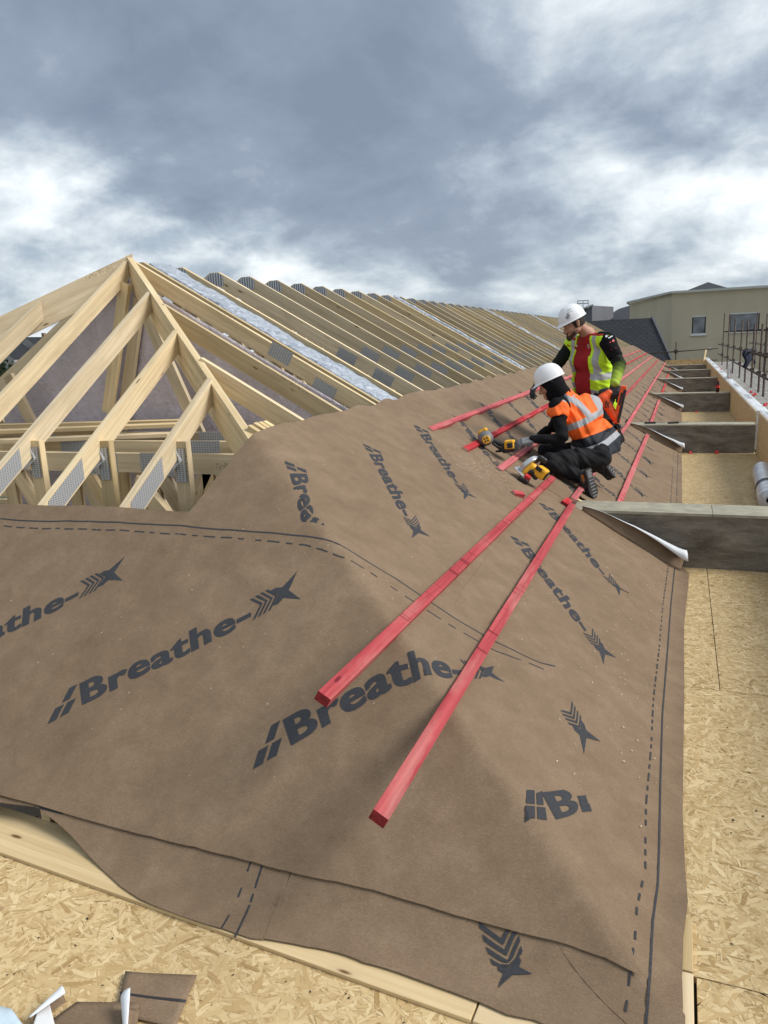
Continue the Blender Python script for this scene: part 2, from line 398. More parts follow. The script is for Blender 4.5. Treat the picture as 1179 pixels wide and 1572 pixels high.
def Spt(px, py):
    r = ray(px, py); k = onS(px, py).length
    for _ in range(12):                       # march on to the real wrinkled surface
        p = r*k; e = p.z-Sz(p.x, p.y, 0)
        g_ = ((r*(k+.01)).z-Sz((r*(k+.01)).x, (r*(k+.01)).y, 0)-e)/.01
        if abs(g_) < 1e-4: break
        k -= max(-.3, min(.3, e/g_))
    p = r*k; return (p.x, p.y)

# printed lettering, laid out flat once and then wrapped on the sheets
def text_flat():
    cu = bpy.data.curves.new('t', 'FONT'); cu.body = 'Breathe-'; cu.size = 1; cu.offset = .026; cu.space_character = 1.08; cu.resolution_u = 4
    ob = bpy.data.objects.new('t', cu); COL.objects.link(ob); dg = bpy.context.evaluated_depsgraph_get()
    me = bpy.data.meshes.new_from_object(ob.evaluated_get(dg)); bpy.data.objects.remove(ob)
    V = [Vector((v.co.x, v.co.y)) for v in me.vertices]; Fc = [list(p.vertices) for p in me.polygons]
    bpy.data.meshes.remove(me)
    return V, Fc
_TV, _TF = text_flat()
_x0 = min(v.x for v in _TV); _cap = max(v.y for v in _TV)
_comp = {}
_xs = sorted(v.x for v in _TV)
# right end of the last e = the widest gap before the dash
_xmax = max(_xs); _g = [(b-a, a) for a, b in zip(_xs, _xs[1:]) if a > _xmax*.75]
_xe = max(_g)[1]
TEXT = [[((_TV[i].x-_x0)/(_xe-_x0), _TV[i].y/_cap) for i in f] for f in _TF]
_h = 1/6.8                                   # cap height in units of word length
def _par(u0, u1, v0, v1, sh): return [(u0+sh*v0, v0), (u1+sh*v0, v0), (u1+sh*v1, v1), (u0+sh*v1, v1)]
LOGO = [_par(-.205, -.150, -.10, .42, .11), _par(-.130, -.075, -.08, .42, .11), _par(-.175, -.125, .52, 1.04, .11)]
_xx = 1.128
CHEV = []
for i in range(-1, 3):
    a = _xx+.006+i*.034
    CHEV += [[(a, 1.0), (a+.019, 1.0), (a+.079, .5), (a+.060, .5)], [(a+.060, .5), (a+.079, .5), (a+.019, 0), (a, 0)]]
_b = _xx+.112
_c = _b-.022
CHEV += [[(_c+.020, .86), (_c+.055, .90), (_c+.095, .78), (_c+.205, 1.20), (_c+.135, .5), (_c+.070, .5)], [(_c+.070, .5), (_c+.135, .5), (_c+.205, -.20), (_c+.095, .22), (_c+.055, .10), (_c+.020, .14)]]
_DROP = [[(_b, 1.0), (_b+.04, 1.0), (_b+.095, .62), (_b+.085, .5), (_b+.06, .5)], [(_b+.06, .5), (_b+.085, .5), (_b+.095, .38), (_b+.04, 0), (_b, 0)],
         [(_b+.06, .5), (_b+.085, .75), (_b+.235, 1.22), (_b+.165, .5)], [(_b+.06, .5), (_b+.165, .5), (_b+.235, -.22), (_b+.085, .25)]]
ARROW_ONLY = CHEV
def clip_poly(poly, f):
    """keep the part of a 2D polygon where f(p) >= 0 (f is linear)"""
    out = []; n_ = len(poly)
    for i in range(n_):
        a, b = poly[i], poly[(i+1) % n_]; fa, fb = f(a), f(b)
        if fa >= 0: out.append(a)
        if (fa >= 0) != (fb >= 0):
            t = fa/(fa-fb); out.append((a[0]+(b[0]-a[0])*t, a[1]+(b[1]-a[1])*t))
    return out
def dice(poly, us, vs):
    cur = [poly]
    for ax, cuts in ((0, us), (1, vs)):
        nxt = []
        for p in cur:
            lo, hi = min(q[ax] for q in p), max(q[ax] for q in p); cs = [c for c in cuts if lo < c < hi]; rest = p
            for c in cs:
                a = clip_poly(rest, lambda q: c-q[ax]); rest = clip_poly(rest, lambda q: q[ax]-c)
                if len(a) > 2: nxt.append(a)
                if len(rest) < 3: break
            if len(rest) > 2: nxt.append(rest)
        cur = nxt
    return cur
def in_poly(x, y, P):
    c = False; j = len(P)-1
    for i in range(len(P)):
        if (P[i][1] > y) != (P[j][1] > y) and x < (P[j][0]-P[i][0])*(y-P[i][1])/(P[j][1]-P[i][1])+P[i][0]: c = not c
        j = i
    return c
LOWD = [0]
def print_on(mb, stations, off, polys, clip=None, du=.022, dv=.25):
    """stations: [(u, (x,y) baseline, (x,y) cap line)], plan coordinates on the roof"""
    us = [-.3+du*i for i in range(int(2.1/du))]; vs = [-.5+dv*i for i in range(int(2/dv)+2)]
    def mp(u, v):
        k = 0
        while k < len(stations)-2 and u > stations[k+1][0]: k += 1
        a, b = stations[k], stations[k+1]; t = (u-a[0])/(b[0]-a[0])
        bx, by = a[1][0]+(b[1][0]-a[1][0])*t, a[1][1]+(b[1][1]-a[1][1])*t
        tx, ty = a[2][0]+(b[2][0]-a[2][0])*t, a[2][1]+(b[2][1]-a[2][1])*t
        return bx+(tx-bx)*v, by+(ty-by)*v
    jobs = [(p, 0, 0) for p in polys]+[([(u+.0105*k, v) for u, v in p], .0003*k, 1) for k in (1,) for p in polys if any(p is t for t in TEXT)]
    for p, dz, _ in jobs:
        for q in dice(p, us, vs):
            pts = [mp(*c) for c in q]
            if clip:
                cx_ = sum(a[0] for a in pts)/len(pts); cy_ = sum(a[1] for a in pts)/len(pts)
                if not clip(cx_, cy_): continue
            P3 = [(a, b, Sz(a, b)+off+dz+OFFS[0]) for a, b in pts]
            ar = sum(pts[i][0]*pts[(i+1) % len(pts)][1]-pts[(i+1) % len(pts)][0]*pts[i][1] for i in range(len(pts)))
            if abs(ar) < 1e-9: continue
            mb.face(P3 if ar > 0 else P3[::-1], None, 1)
def strip_on(mb, pl, wd, off, dash=None, clip=None):
    """pl plan polyline; ink line of width wd, dashes (on, off) in metres"""
    L = 0; pts = [Vector(p) for p in pl]; on = True
    for a, b in zip(pts, pts[1:]):
        ln = (b-a).length; n_ = max(1, int(ln/.03)); d = (b-a)/n_; nn = Vector((-d.y, d.x)).normalized()*wd/2
        for i in range(n_):
            p, q = a+d*i, a+d*(i+1); L += d.length
            if dash and (L % (dash[0]+dash[1])) > dash[0]: continue
            if clip and not clip(p.x, p.y): continue
            mb.face([(*c, Sz(*c)+off+OFFS[0]) for c in (p-nn, q-nn, q+nn, p+nn)], None, 1)
def flipfix(mb):
    for i, f in enumerate(mb.f):
        if len(f) < 3: continue
        a, b, c = (Vector(mb.v[f[k]]) for k in (0, 1, 2))
        if (b-a).cross(c-a).z < 0: mb.f[i] = f[::-1]
OFFS = [0]
def sheet(name, poly, off, step=.05, prints=None, edge_wob=.003, label=None, group=None, grid_y=None):
    OFFS[0] = off
    out = []
    n_ = len(poly)
    for i in range(n_):
        a, b = Vector(poly[i]), Vector(poly[(i+1) % n_]); k = max(1, int((b-a).length/step)); nn = (b-a).normalized(); nn = Vector((-nn.y, nn.x))
        for j in range(k):
            p = a+(b-a)*j/k; p = p+nn*(edge_wob*N3(p.x*1.7, p.y*1.7, off*900)*(0 if j == 0 else 1)); out.append(p)
    xs = [p.x for p in out]; ys = [p.y for p in out]; pts = list(out); sx = step; m_ = len(out)
    X = np.arange(min(xs), max(xs), sx); Yv = np.arange(min(ys), max(ys), sx)
    P = [(p.x, p.y) for p in out]
    for iy, yy in enumerate(Yv):
        for xx in X:
            x_ = xx+(sx/2 if iy % 2 else 0)
            if in_poly(x_, yy, P): pts.append(Vector((x_, yy)))
    if max(ys) > 2 and min(xs) < -.3:         # rows of vertices along the hip keep the fold crisp
        lo_t = max(0, min(xs)-RX); pts = [q for i, q in enumerate(pts) if i < m_ or abs((q.x-RX)/HKK-(APY-q.y)) > .030 or q.y > 4]
        for i in range(int(4.4/.03)):
            t = i*.03
            for d_ in (-.018, 0, .018):
                xx, yy = RX+t+d_, APY-t/HKK+d_
                if min(xs) < xx < max(xs) and yy < 4 and in_poly(xx, yy, P) and min(abs(xx-a[0])+abs(yy-a[1]) for a in P) > .02: pts.append(Vector((xx, yy)))
    r = delaunay_2d_cdt(pts, [(i, (i+1) % m_) for i in range(m_)], [], 1, 1e-6)
    mb = MB()
    zz = [(v.x, v.y, Sz(v.x, v.y)+off) for v in r[0]]
    for f in r[2]: mb.face([zz[i] for i in f], None, 0)
    flipfix(mb)
    nsheet = len(mb.f)
    if prints: prints(mb, P)
    for i in range(nsheet, len(mb.f)):
        f = mb.f[i]; a, b, c = (Vector(mb.v[f[k]]) for k in (0, 1, 2))
        if (b-a).cross(c-a).z < 0: mb.f[i] = f[::-1]
    # thin edge skirt so the sheet has a thickness
    for i in range(m_):
        a, b = out[i], out[(i+1) % m_]
        za, zb = Sz(a.x, a.y)+off, Sz(b.x, b.y)+off
        mb.face([(a.x, a.y, za-.0001), (a.x, a.y, za-.0024), (b.x, b.y, zb-.0024), (b.x, b.y, zb-.0001)], None, 0)
    o = mb.build(name, [M_MEM, M_INK], smooth=True)
    tag(o, label, 'roof membrane', group); return o
def V2(*pp): return [Spt(*p) for p in pp]

# period of the printed pattern on each slope
US, VS = (.392, -.552), (.033, .115)
def stR(x, y): return [(0, (x, y), (x+VS[0], y+VS[1])), (1, (x+US[0], y+US[1]), (x+US[0]+VS[0], y+US[1]+VS[1]))]
FULL = TEXT+LOGO+CHEV
def shl(*pp): return pp

# --- lower hip sheets
def pr_low_left(mb, P):
    strip_on(mb, V2((405, 1325), (390, 1372), (372, 1415), (360, 1440)), .007, .0012, clip=lambda x, y: in_poly(x, y, P))
    strip_on(mb, V2((388, 1320), (372, 1365), (352, 1405), (340, 1425)), .006, .0012, (.05, .045), clip=lambda x, y: in_poly(x, y, P))
    st = [(0, Spt(40, 1241), Spt(44, 1232)), (1, Spt(160, 1272), Spt(166, 1262))]
    a = [(0, -.2), (.35, -.2), (.35, 1), (0, 1)]
    print_on(mb, [(0, Spt(52, 1246), Spt(60, 1236)), (1, Spt(110, 1262), Spt(112, 1250))], .0012, [[(-.1, -.1), (.75, .2), (.9, .9), (.2, .7)]], lambda x, y: in_poly(x, y, P))
sheet('roof_membrane', V2((-120, 1222), (60, 1246), (75, 1258), (110, 1287), (150, 1328), (185, 1360), (215, 1380), (250, 1395), (300, 1413), (345, 1426), (385, 1440), (405, 1442), (447, 1338), (440, 1290), (300, 1240), (0, 1150), (-120, 1130)),
      .0, .045, pr_low_left, label='brown membrane piece at bottom left with wavy lower edge over the timber board')
def pr_low_right(mb, P):
    # cut-off arrow of the pattern, pointing down to the board
    st = [(_xx-.005, Spt(738, 1432), Spt(792, 1420)), (_xx+.10, Spt(757, 1486), Spt(803, 1468)), (_b+.21, Spt(775, 1520), Spt(811, 1506))]
    print_on(mb, st, .003, ARROW_ONLY, lambda x, y: in_poly(x, y, P), du=.012, dv=.08)
sheet('roof_membrane', V2((449, 1340), (420, 1400), (404, 1441), (470, 1453), (520, 1463), (560, 1478), (600, 1489), (650, 1507), (700, 1525), (740, 1540), (780, 1558), (820, 1566), (880, 1590), (960, 1625), (1052, 1660), (1052, 1560), (1010, 1480), (900, 1400), (700, 1330), (520, 1290)),
      .0012, .028, pr_low_right, label='brown membrane piece along the bottom carrying the cut-off dark arrow print')

KY = [(5.84, 6.18), (11.84, 12.15), (18.25, 18.55), (24.5, 24.8), (30.2, 30.5), (35.2, 35.5)]   # kerb boxes, front and back y
DECK_EDGE = .072
# --- right slope eave sheets, one per bay between the kerbs
b0x, b0y = Spt(800, 846)
def pr_eave(y0, y1, near):
    def f(mb, P):
        cl = lambda x, y: in_poly(x, y, P)
        if near:
            sol = V2((1036, 872), (1030, 930), (1025, 1000), (1017, 1100), (1014, 1200), (1012, 1300), (1010, 1360), (1002, 1420), (998, 1500), (992, 1572), (988, 1640))
            das = V2((1026, 872), (1018, 930), (1012, 1000), (1003, 1080), (1000, 1150), (992, 1240), (991, 1300), (991, 1340), (978, 1400), (975, 1450), (965, 1520), (958, 1572), (952, 1640))
            strip_on(mb, sol, .0065, .0028, None, cl); strip_on(mb, das, .006, .0028, (.04, .035), cl)
            for k in (0, 1): print_on(mb, stR(b0x, b0y+1.0*k), .0012, FULL, cl)
            a = Spt(904, 1167); tipu = _b+.21
            bx = a[0]-US[0]*tipu-VS[0]*.0; by = a[1]-US[1]*tipu-VS[1]*.0
            print_on(mb, stR(bx, by), .0012, CHEV, cl)
        else:
            strip_on(mb, [(.02, y0+.05), (.02, y1-.05)], .008, .0012, None, cl)
            strip_on(mb, [(-.035, y0+.05), (-.035, y1-.05)], .007, .0012, (.05, .04), cl)
            k = math.ceil((y0-b0y)/1.0)
            while b0y+k < y1+.5:
                print_on(mb, stR(b0x, b0y+k), .0012, FULL, cl, du=.05, dv=.5); k += 1
    return f
EDN = V2((1058, 880), (1057, 900), (1050, 960), (1050, 1060), (1049, 1150), (1048, 1250), (1052, 1340), (1056, 1385), (1049, 1440), (1047, 1500), (1048, 1572), (1047, 1650))
sheet('roof_membrane', [(-1.05, 5.835), (DECK_EDGE, 5.83), *EDN, (-.15, 1.72), (-.45, 1.95), (-.75, 2.35), (-1.05, 2.75)],
      .0028, .045, pr_eave(1.6, 5.83, True), label='brown membrane strip beside the bare deck, in front of the nearest grey kerb')
yy_ = [b for a, b in KY]+[0]
ordn = ['first', 'second', 'third', 'fourth', 'fifth', 'sixth', 'seventh', 'eighth', 'ninth', 'tenth']
for k in range(6):
    a = KY[k][1]+.005; b = (KY[k+1][0]-.005) if k < 5 else 38.9
    sheet('roof_membrane', [(-1.05, a-.34), (-.75, a-.34), (-.745, a), (DECK_EDGE, a), (DECK_EDGE, b), (-.745, b), (-1.05, b)], .0028, .05 if k == 0 else .09, pr_eave(a, b, False),
          label='brown membrane strip between the %s and %s grey kerbs from the camera' % (ordn[k], ordn[k+1]) if k < 5 else 'brown membrane strip in the last bay, beyond the farthest grey kerb', group='membrane strips between the kerbs' )

# --- upper right slope sheet
def pr_upper(mb, P):
    cl = lambda x, y: in_poly(x, y, P)
    for k in range(-1, 35):
        print_on(mb, stR(-1.79-(.05 if k < 0 else 0), 4.275+k*1.0+(.06 if k < 0 else 0)), .0012, FULL, cl, du=.022 if k < 4 else .06, dv=.25 if k < 4 else .5)
top = [(-2.185+.03*N3(0, y*.7, 5), y) for y in np.arange(3.75, 38.9, .5)]
sheet('roof_membrane', [*V2((286, 800), (330, 742), (383, 680))]+[(-2.17, 3.62)]+top+[(-2.18, 38.9), (-.95, 38.9), (-.955, 6.0), (-.95, 4.5), (-.93, 3.3), (-.90, 2.9), (-.95, 2.55), (-1.3, 2.6), (-1.6, 2.75), (-2.0, 2.85), (-2.3, 2.9)],
      .0075, .045, pr_upper, label='large brown membrane on the long right slope, running up to the bare rafters')

# --- main hip course wrapping on to the right slope
def pr_main(mb, P):
    cl = lambda x, y: in_poly(x, y, P)
    sol = V2((-60, 800), (0, 803), (100, 807), (200, 812), (270, 815), (340, 822), (420, 827), (470, 831), (497, 835), (520, 843), (600, 892), (700, 957), (760, 992), (800, 1012), (830, 1026), (852, 1031))
    das = V2((-60, 810), (0, 813), (100, 819), (200, 824), (270, 829), (340, 834), (420, 840), (470, 845), (495, 852), (520, 862), (600, 908), (700, 972), (760, 1006), (800, 1022), (846, 1041))
    strip_on(mb, sol, .0075, .0012, None, cl); strip_on(mb, das, .007, .0012, (.052, .035), cl)
    b0, t0, b1, t1 = V2((127, 1091), (123, 1059), (365, 971), (361, 940))
    st = [(0, b0, t0), (1, b1, t1)]
    print_on(mb, st, .0012, FULL, cl)
    e = Spt(100, 937); dx, dy = e[0]-b1[0], e[1]-b1[1]
    for kk in (1, 2): print_on(mb, [(u, (p[0]+dx*kk, p[1]+dy*kk), (q[0]+dx*kk, q[1]+dy*kk)) for u, p, q in st], .0012, FULL, cl)
    st2 = [(0, Spt(447, 1151), Spt(434, 1112)), (.585, Spt(604, 1064), Spt(592, 1022)), (.69, Spt(634, 1057), Spt(624, 1014)), (1, Spt(698, 1053), Spt(688, 1017)), (1.31, Spt(754, 1053), Spt(742, 1031))]
    print_on(mb, st2, .0012, FULL, cl, dv=.2)
    st3 = [(0, Spt(853, 1267), Spt(831, 1226)), (.165, Spt(891, 1256), Spt(880, 1221)), (1, Spt(1100, 1222), Spt(1080, 1180))]
    print_on(mb, st3, .002, TEXT, cl, du=.01); st3b = [(-.17, Spt(806, 1271), Spt(809, 1223)), (-.02, Spt(842, 1270), Spt(836, 1224))]
    for q in ([(-.17, 0), (-.105, 0), (-.105, .42), (-.17, .42)], [(-.09, 0), (-.03, 0), (-.03, .42), (-.09, .42)], [(-.17, .5), (-.105, .5), (-.105, 1), (-.17, 1)], [(-.09, .5), (-.04, .5), (-.04, 1), (-.09, .9)]):
        print_on(mb, st3b, .0025, [q], cl, du=.01, dv=.1)
mainP = V2((-90, 1214), (0, 1230), (100, 1257), (200, 1283), (300, 1308), (440, 1345), (560, 1376), (700, 1414), (800, 1440), (880, 1462), (930, 1480), (980, 1507),
           (955, 1420), (935, 1345), (920, 1290), (905, 1247), (880, 1175), (862, 1110), (854, 1060), (856, 1022), (800, 990), (700, 938), (600, 874), (540, 832), (500, 815), (470, 809), (400, 801), (270, 793), (140, 784), (0, 779), (-90, 776))
sheet('roof_membrane', mainP, .0115, .028, pr_main, label='widest printed brown membrane course wrapping the hip corner in the foreground')

# ------------------------------------------------------------------ ground far below and panel deck
def ground():
    t = NT('ground_far', .9); v = t.coord(); f = t.noise(v, .02, 6, .6); t.col(t.ramp(f, [(.35, (.05, .065, .03)), (.55, (.09, .10, .055)), (.7, (.14, .13, .11))]))
    mb = MB(); mb.face([(-4000, -4000, -9), (4000, -4000, -9), (4000, 4000, -9), (-4000, 4000, -9)])
    tag(mb.build('ground', t.mat), kind='structure')
ground()
def deck():
    """OSB floor: panels 22 mm thick with 4 mm gaps, and the pressed strands lying in their top face"""
    t = NT('gap_dark', .9); t.col((.02, .015, .01))
    mb = MB(); mb.box((-4.6, -.6, DECK-.20), (1.06, 1.9, DECK-.024), 1); mb.box((-.3, 1.9, DECK-.20), (1.06, 39.4, DECK-.024), 1)
    panels = []
    g = .002
    # left: boards run along x.  right: boards at the measured joints
    for x0, x1 in ((-4.6, -2.9), (-2.9, -.02+.115)): panels.append((x0, -.6, x1, 1.885))
    xs = .105
    ys = [-.6, 1.885, 3.737, 5.84, 6.18, 8.5, 11.0, 13.4, 15.9, 18.3, 20.7, 23.1, 25.5, 28, 30.4, 32.8, 35.2, 37.6, 39.4]
    for a, b in zip(ys, ys[1:]):
        if a == 3.737: panels += [(-.3, a, .245, b), (.245, a, 1.06, b)]
        elif a == 1.885: panels += [(-.3, a, 1.06, b)]
        elif a == -.6: panels += [(xs, a, 1.06, b)]
        else: panels += [(-.3, a, 1.06, b)]
    for x0, y0, x1, y1 in panels: mb.box((x0+g, y0+g, DECK-.022), (x1-g, y1-g, DECK-.0005))
    rng = np.random.RandomState(3)
    q = []; tone = []; uvs = []
    def strands(x0, y0, x1, y1, ls, ws, cover):
        ar = (x1-x0)*(y1-y0); n_ = int(cover*ar/(ls*ws*.75)); cx = rng.uniform(x0, x1, n_); cy = rng.uniform(y0, y1, n_)
        L = ls*rng.uniform(.35, 1.6, n_)*.5; W = ws*rng.uniform(.25, 1.7, n_)*.5; a = rng.uniform(0, PI, n_)
        z = DECK-.0004+rng.uniform(0, 1, n_)*.0011; tl = rng.uniform(-.0004, .0004, n_); tn = np.clip(rng.beta(2.6, 2.0, n_), 0, 1)
        W = np.where(rng.uniform(0, 1, n_) < .25, W*.25, W); tn = np.where((rng.uniform(0, 1, n_) < .05) | ((W < ws*.09) & (rng.uniform(0, 1, n_) < .5)), rng.uniform(0, .12, n_), tn)
        c, s_ = np.cos(a), np.sin(a)
        sk = rng.uniform(-.9, .9, (n_, 2))
        pts = [(-L, -W*.5), (-L*.55+sk[:, 0]*W, -W), (L*.8, -W*rng.uniform(.4, 1, n_)), (L, W*.3*sk[:, 1]), (L*.5, W), (-L*.85, W*rng.uniform(.3, 1, n_))]
        P = np.stack([np.stack([np.clip(cx+px*c-py*s_, x0, x1), np.clip(cy+px*s_+py*c, y0, y1), z+tl*(k-2.5)*.25], 1) for k, (px, py) in enumerate(pts)], 1)
        q.append(P); tone.append(tn); o = rng.uniform(0, 90, n_)
        uvs.append(np.stack([np.stack([px+o, py+o*1.7], 1) for px, py in pts], 1))
    def region(x0, y0, x1, y1, *a):
        for p in panels:
            u0, v0, u1, v1 = max(x0, p[0]+g), max(y0, p[1]+g), min(x1, p[2]-g), min(y1, p[3]-g)
            if u1 > u0 and v1 > v0: strands(u0, v0, u1, v1, *a)
    region(-2.9, .75, .5, 1.9, .062, .0125, 3.0)
    region(.03, 1.88, .75, 3.74, .060, .012, 3.0)
    region(.03, 3.73, .95, 5.85, .06, .012, 2.4)
    region(.03, 6.17, 1.06, 11.9, .055, .010, 1.6)
    region(.03, 12.1, 1.06, 18.3, .07, .014, 1.2)
    o = mb.build('deck', [M_OSB, t.mat], weld=False)
    tag(o, kind='structure')
    P = np.concatenate(q).reshape(-1, 3); n_ = len(P)//6; T = np.concatenate(tone); U = np.concatenate(uvs).reshape(-1, 2)
    me = bpy.data.meshes.new('deck_surface'); me.vertices.add(len(P)); me.vertices.foreach_set('co', P.astype(np.float32).ravel())
    me.loops.add(len(P)); me.loops.foreach_set('vertex_index', np.arange(len(P))); me.polygons.add(n_)
    me.polygons.foreach_set('loop_start', np.arange(n_)*6); me.update(calc_edges=True)
    me.uv_layers.new(name='UVMap').data.foreach_set('uv', U.astype(np.float32).ravel())
    me.attributes.new('tone', 'FLOAT', 'POINT').data.foreach_set('value', np.repeat(T, 6).astype(np.float32))
    me.materials.append(M_STRAND)
    so_ = bpy.data.objects.new('deck_surface', me); COL.objects.link(so_); tag(so_, kind='structure')
deck()
# walls under the roof so that nothing floats: block wall line under the eaves
mb = MB(); mb.box((-9.2, 1.95, -9), (1.3, 2.1, DECK-.21)); mb.box((.9, 2.1, -9), (1.3, 39.4, DECK-.21)); mb.box((-9.2, 39.2, -9), (1.3, 39.4, DECK-.21)); mb.box((-9.2, 2.1, -9), (-9.0, 39.2, DECK-.21)); mb.box((-9.2, 2.1, -2.2), (1.0, 39.2, -2.06))
tag(mb.build('building_shell', plain('block_wall', (.25, .24, .22), .9)), 'grey blockwork shell of the unfinished building carrying the timber roof', 'building')

# ------------------------------------------------------------------ boards at the foot of the membrane
def board(name, a, b, wd, ht, label, cat='timber board', mats=M_PINE2, up=(0, 0, 1), group=None, bevel=.002, ends=True):
    mb = MB(); mb.beam(a, b, wd, ht, up, ends=ends); o = mb.build(name, mats, bevel=bevel); return tag(o, label, cat, group)
zc = DECK+.0225
def ln(px0, py0, px1, py1, z=DECK+.014): return onZ(px0, py0, z), onZ(px1, py1, z)
A, B = ln(0, 1308, 722, 1566)
dv = (B-A).normalized(); pv = Vector((-dv.y, dv.x, 0))
A2 = A-dv*1.2
c0 = pv*.1; zv = Vector((0, 0, -.0065))
board('timber_board', A2+c0+zv, B+c0+zv, .2, .013, 'long pale pine board with knots lying on the panel deck under the lower membrane edge')
B2 = B+dv*.006
board('timber_board', B2+c0+zv, B2+dv*.62+c0+zv, .2, .013, 'short pale pine board butted to the long one at the bottom centre')
board('timber_board', (.055, 1.885, DECK+.0085), (.055, 2.09, DECK+.0085), .085, .013, 'narrow pine board peeping out beside the membrane corner at bottom right')
board('timber_board', (.055, 1.0, DECK+.0085), (.055, 1.878, DECK+.0085), .085, .013, 'narrow pine board end at the bottom edge beyond the membrane corner')

# ------------------------------------------------------------------ battens
def batten(x0, y0, x1, y1, label, ends=M_REDEND, sag=0):
    n3 = Vector((T30, 0, 1)).normalized()
    a = Vector((x0, y0, Rz(x0)+.006))+n3*.019; b = Vector((x1, y1, Rz(x1)+.006))+n3*.019
    mb = MB(); mb.beam(a, b, .05, .036, n3, mat=0, ends=1)
    o = mb.build('red_batten', [M_RED, ends], bevel=.0015); return tag(o, label, 'batten', 'red roofing battens on the right slope')
M_PALEEND = plain('cut_batten_end', (.52, .30, .24), .8, var=.15)
batten(-1.026, 1.945, -.96, 6.17, 'left one of the two long front battens, its end overhanging the lettering')
batten(-.728, 1.655, -.742, 5.72, 'red batten reaching nearest the camera, ending at the nearest grey kerb tip')
batten(-.79, 5.62, -.775, 5.80, 'short red offcut lying beside the front batten at the kerb tip')
batten(-.755, 5.86, -.70, 11.4, 'red batten running from the nearest kerb tip under the kneeling worker', M_PALEEND)
batten(-.70, 11.43, -.66, 38, 'red batten continuing in line past the kerb tips into the distance')
batten(-.46, 6.4, -.42, 11.6, 'short low red batten between the first and second grey kerbs')
batten(-.43, 12.35, -.42, 18.0, 'short low red batten between the second and third grey kerbs')
batten(-.42, 18.8, -.40, 24.2, 'short low red batten between the third and fourth grey kerbs')
batten(-.42, 25.0, -.40, 30.0, 'short low red batten between the fourth and fifth grey kerbs')
batten(-.42, 30.7, -.40, 35.0, 'short low red batten between the fifth and sixth grey kerbs')
batten(-.985, 6.4, -.97, 38, 'red batten behind the orange vest worker, second row up from the kerb tips', M_PALEEND)
batten(-1.258, 5.50, -1.24, 38, 'red batten passing under the gloved hand beside the nailer battery', M_PALEEND)
batten(-1.52, 5.50, -1.50, 38, 'red batten on which the head of the yellow nailer rests', M_PALEEND)
batten(-1.79, 5.48, -1.765, 38, 'topmost red batten, highest row on the membrane', M_PALEEND)
n3 = Vector((T30, 0, 1)).normalized()
p = onR(795, 757, MZ+.03)
mb = MB(); mb.beam(p+Vector((-.03, -.035, 0)), p+Vector((.03, .03, -.02)), .05, .04, n3, ends=1)
tag(mb.build('batten_offcut', [M_RED, M_PALEEND], bevel=.0015), 'small red wood block beside the long batten in front of the saw', 'offcut')
p = Vector((.99, 8.0, DECK+.02))
mb = MB(); mb.beam(p+Vector((0, -.33, 0)), p+Vector((0, .1, 0)), .05, .036, ends=1)
tag(mb.build('batten_offcut', [M_RED, M_REDEND], bevel=.0015), 'red wood offcut lying on the panel deck below the silver roll', 'offcut')

# ------------------------------------------------------------------ kerb boxes
KT = -1.300
def kerb(k, y0, y1):
    root = empty('roof_kerb', (0, y0, DECK), label='%s grey kerb box counted from the camera, crossing from membrane to parapet' % ordn[k], cat='kerb', group='kerb boxes crossing the gutter')
    z1 = KT-DECK; xt = RX+(MZ-KT)/T30        # where the roof meets the kerb top
    xr = 1.04; xb = RX+(MZ-DECK)/T30
    poly = [(xt-.03, z1-.022), (xr, z1-.022), (xr, .0), (xb-.05, .0)]
    mb = MB(); mb.prism(poly, 'y', 0, .025); mb.build('front_board', M_KERB, root)
    mb = MB(); mb.prism(poly, 'y', y1-y0-.025, y1-y0); mb.build('rear_board', M_KERB, root)
    mb = MB()
    if k == 0:
        mb.beam((xt-.06, (y1-y0)/2, z1-.011), (.265, (y1-y0)/2, z1-.011), y1-y0+.012, .022); mb.beam((.268, (y1-y0)/2, z1-.011), (xr, (y1-y0)/2, z1-.0112), y1-y0+.012, .022)
    else: mb.beam((xt-.06, (y1-y0)/2, z1-.011), (xr, (y1-y0)/2, z1-.011), y1-y0+.012, .022)
    mb.build('top_board', M_KERBTOP, root, bevel=.002)
    # membrane dressed up the kerb face and curling back
    mb = MB(); n_ = 26; up = []; L = []
    xa, xz = xt+.02, DECK_EDGE-.01
    for i in range(n_+1):
        s = i/n_; x = xa+(xz-xa)*s; yb = y0-.015-.13*s; zb = Sz(x, yb)+.006
        ht = .035+.075*(1-math.exp(-5*s))
        row = []
        for j in range(9):
            t = j/8
            if t < .6: yy = yb+ (y0-.008-yb)*(t/.6)*(1-.3*s); zz = zb+ht*t/.6*.8
            else:
                q = (t-.6)/.4; r = .006+.05*s**1.4; ang = q*(1.2+2.2*s); yt = yb+(y0-.008-yb)*(1-.3*s)
                yy = yt-r*(1-math.cos(ang)); zz = zb+ht*.8+r*math.sin(ang)
            row.append((x+.05*s*t, yy-y0, max(zz, Sz(x, min(yy, y0-.01))+.004)-DECK))
        L.append(row)
    for i in range(n_):
        for j in range(8): mb.face([L[i][j], L[i+1][j], L[i+1][j+1], L[i][j+1]])
    o = mb.build('membrane_upstand', [M_MEM, M_MEMW], root, smooth=True)
    sm = o.modifiers.new('solid', 'SOLIDIFY'); sm.thickness = .0025; sm.offset = 0; sm.material_offset = 1; sm.material_offset_rim = 1
    return root
for k, (a, b) in enumerate(KY): kerb(k, a, b)

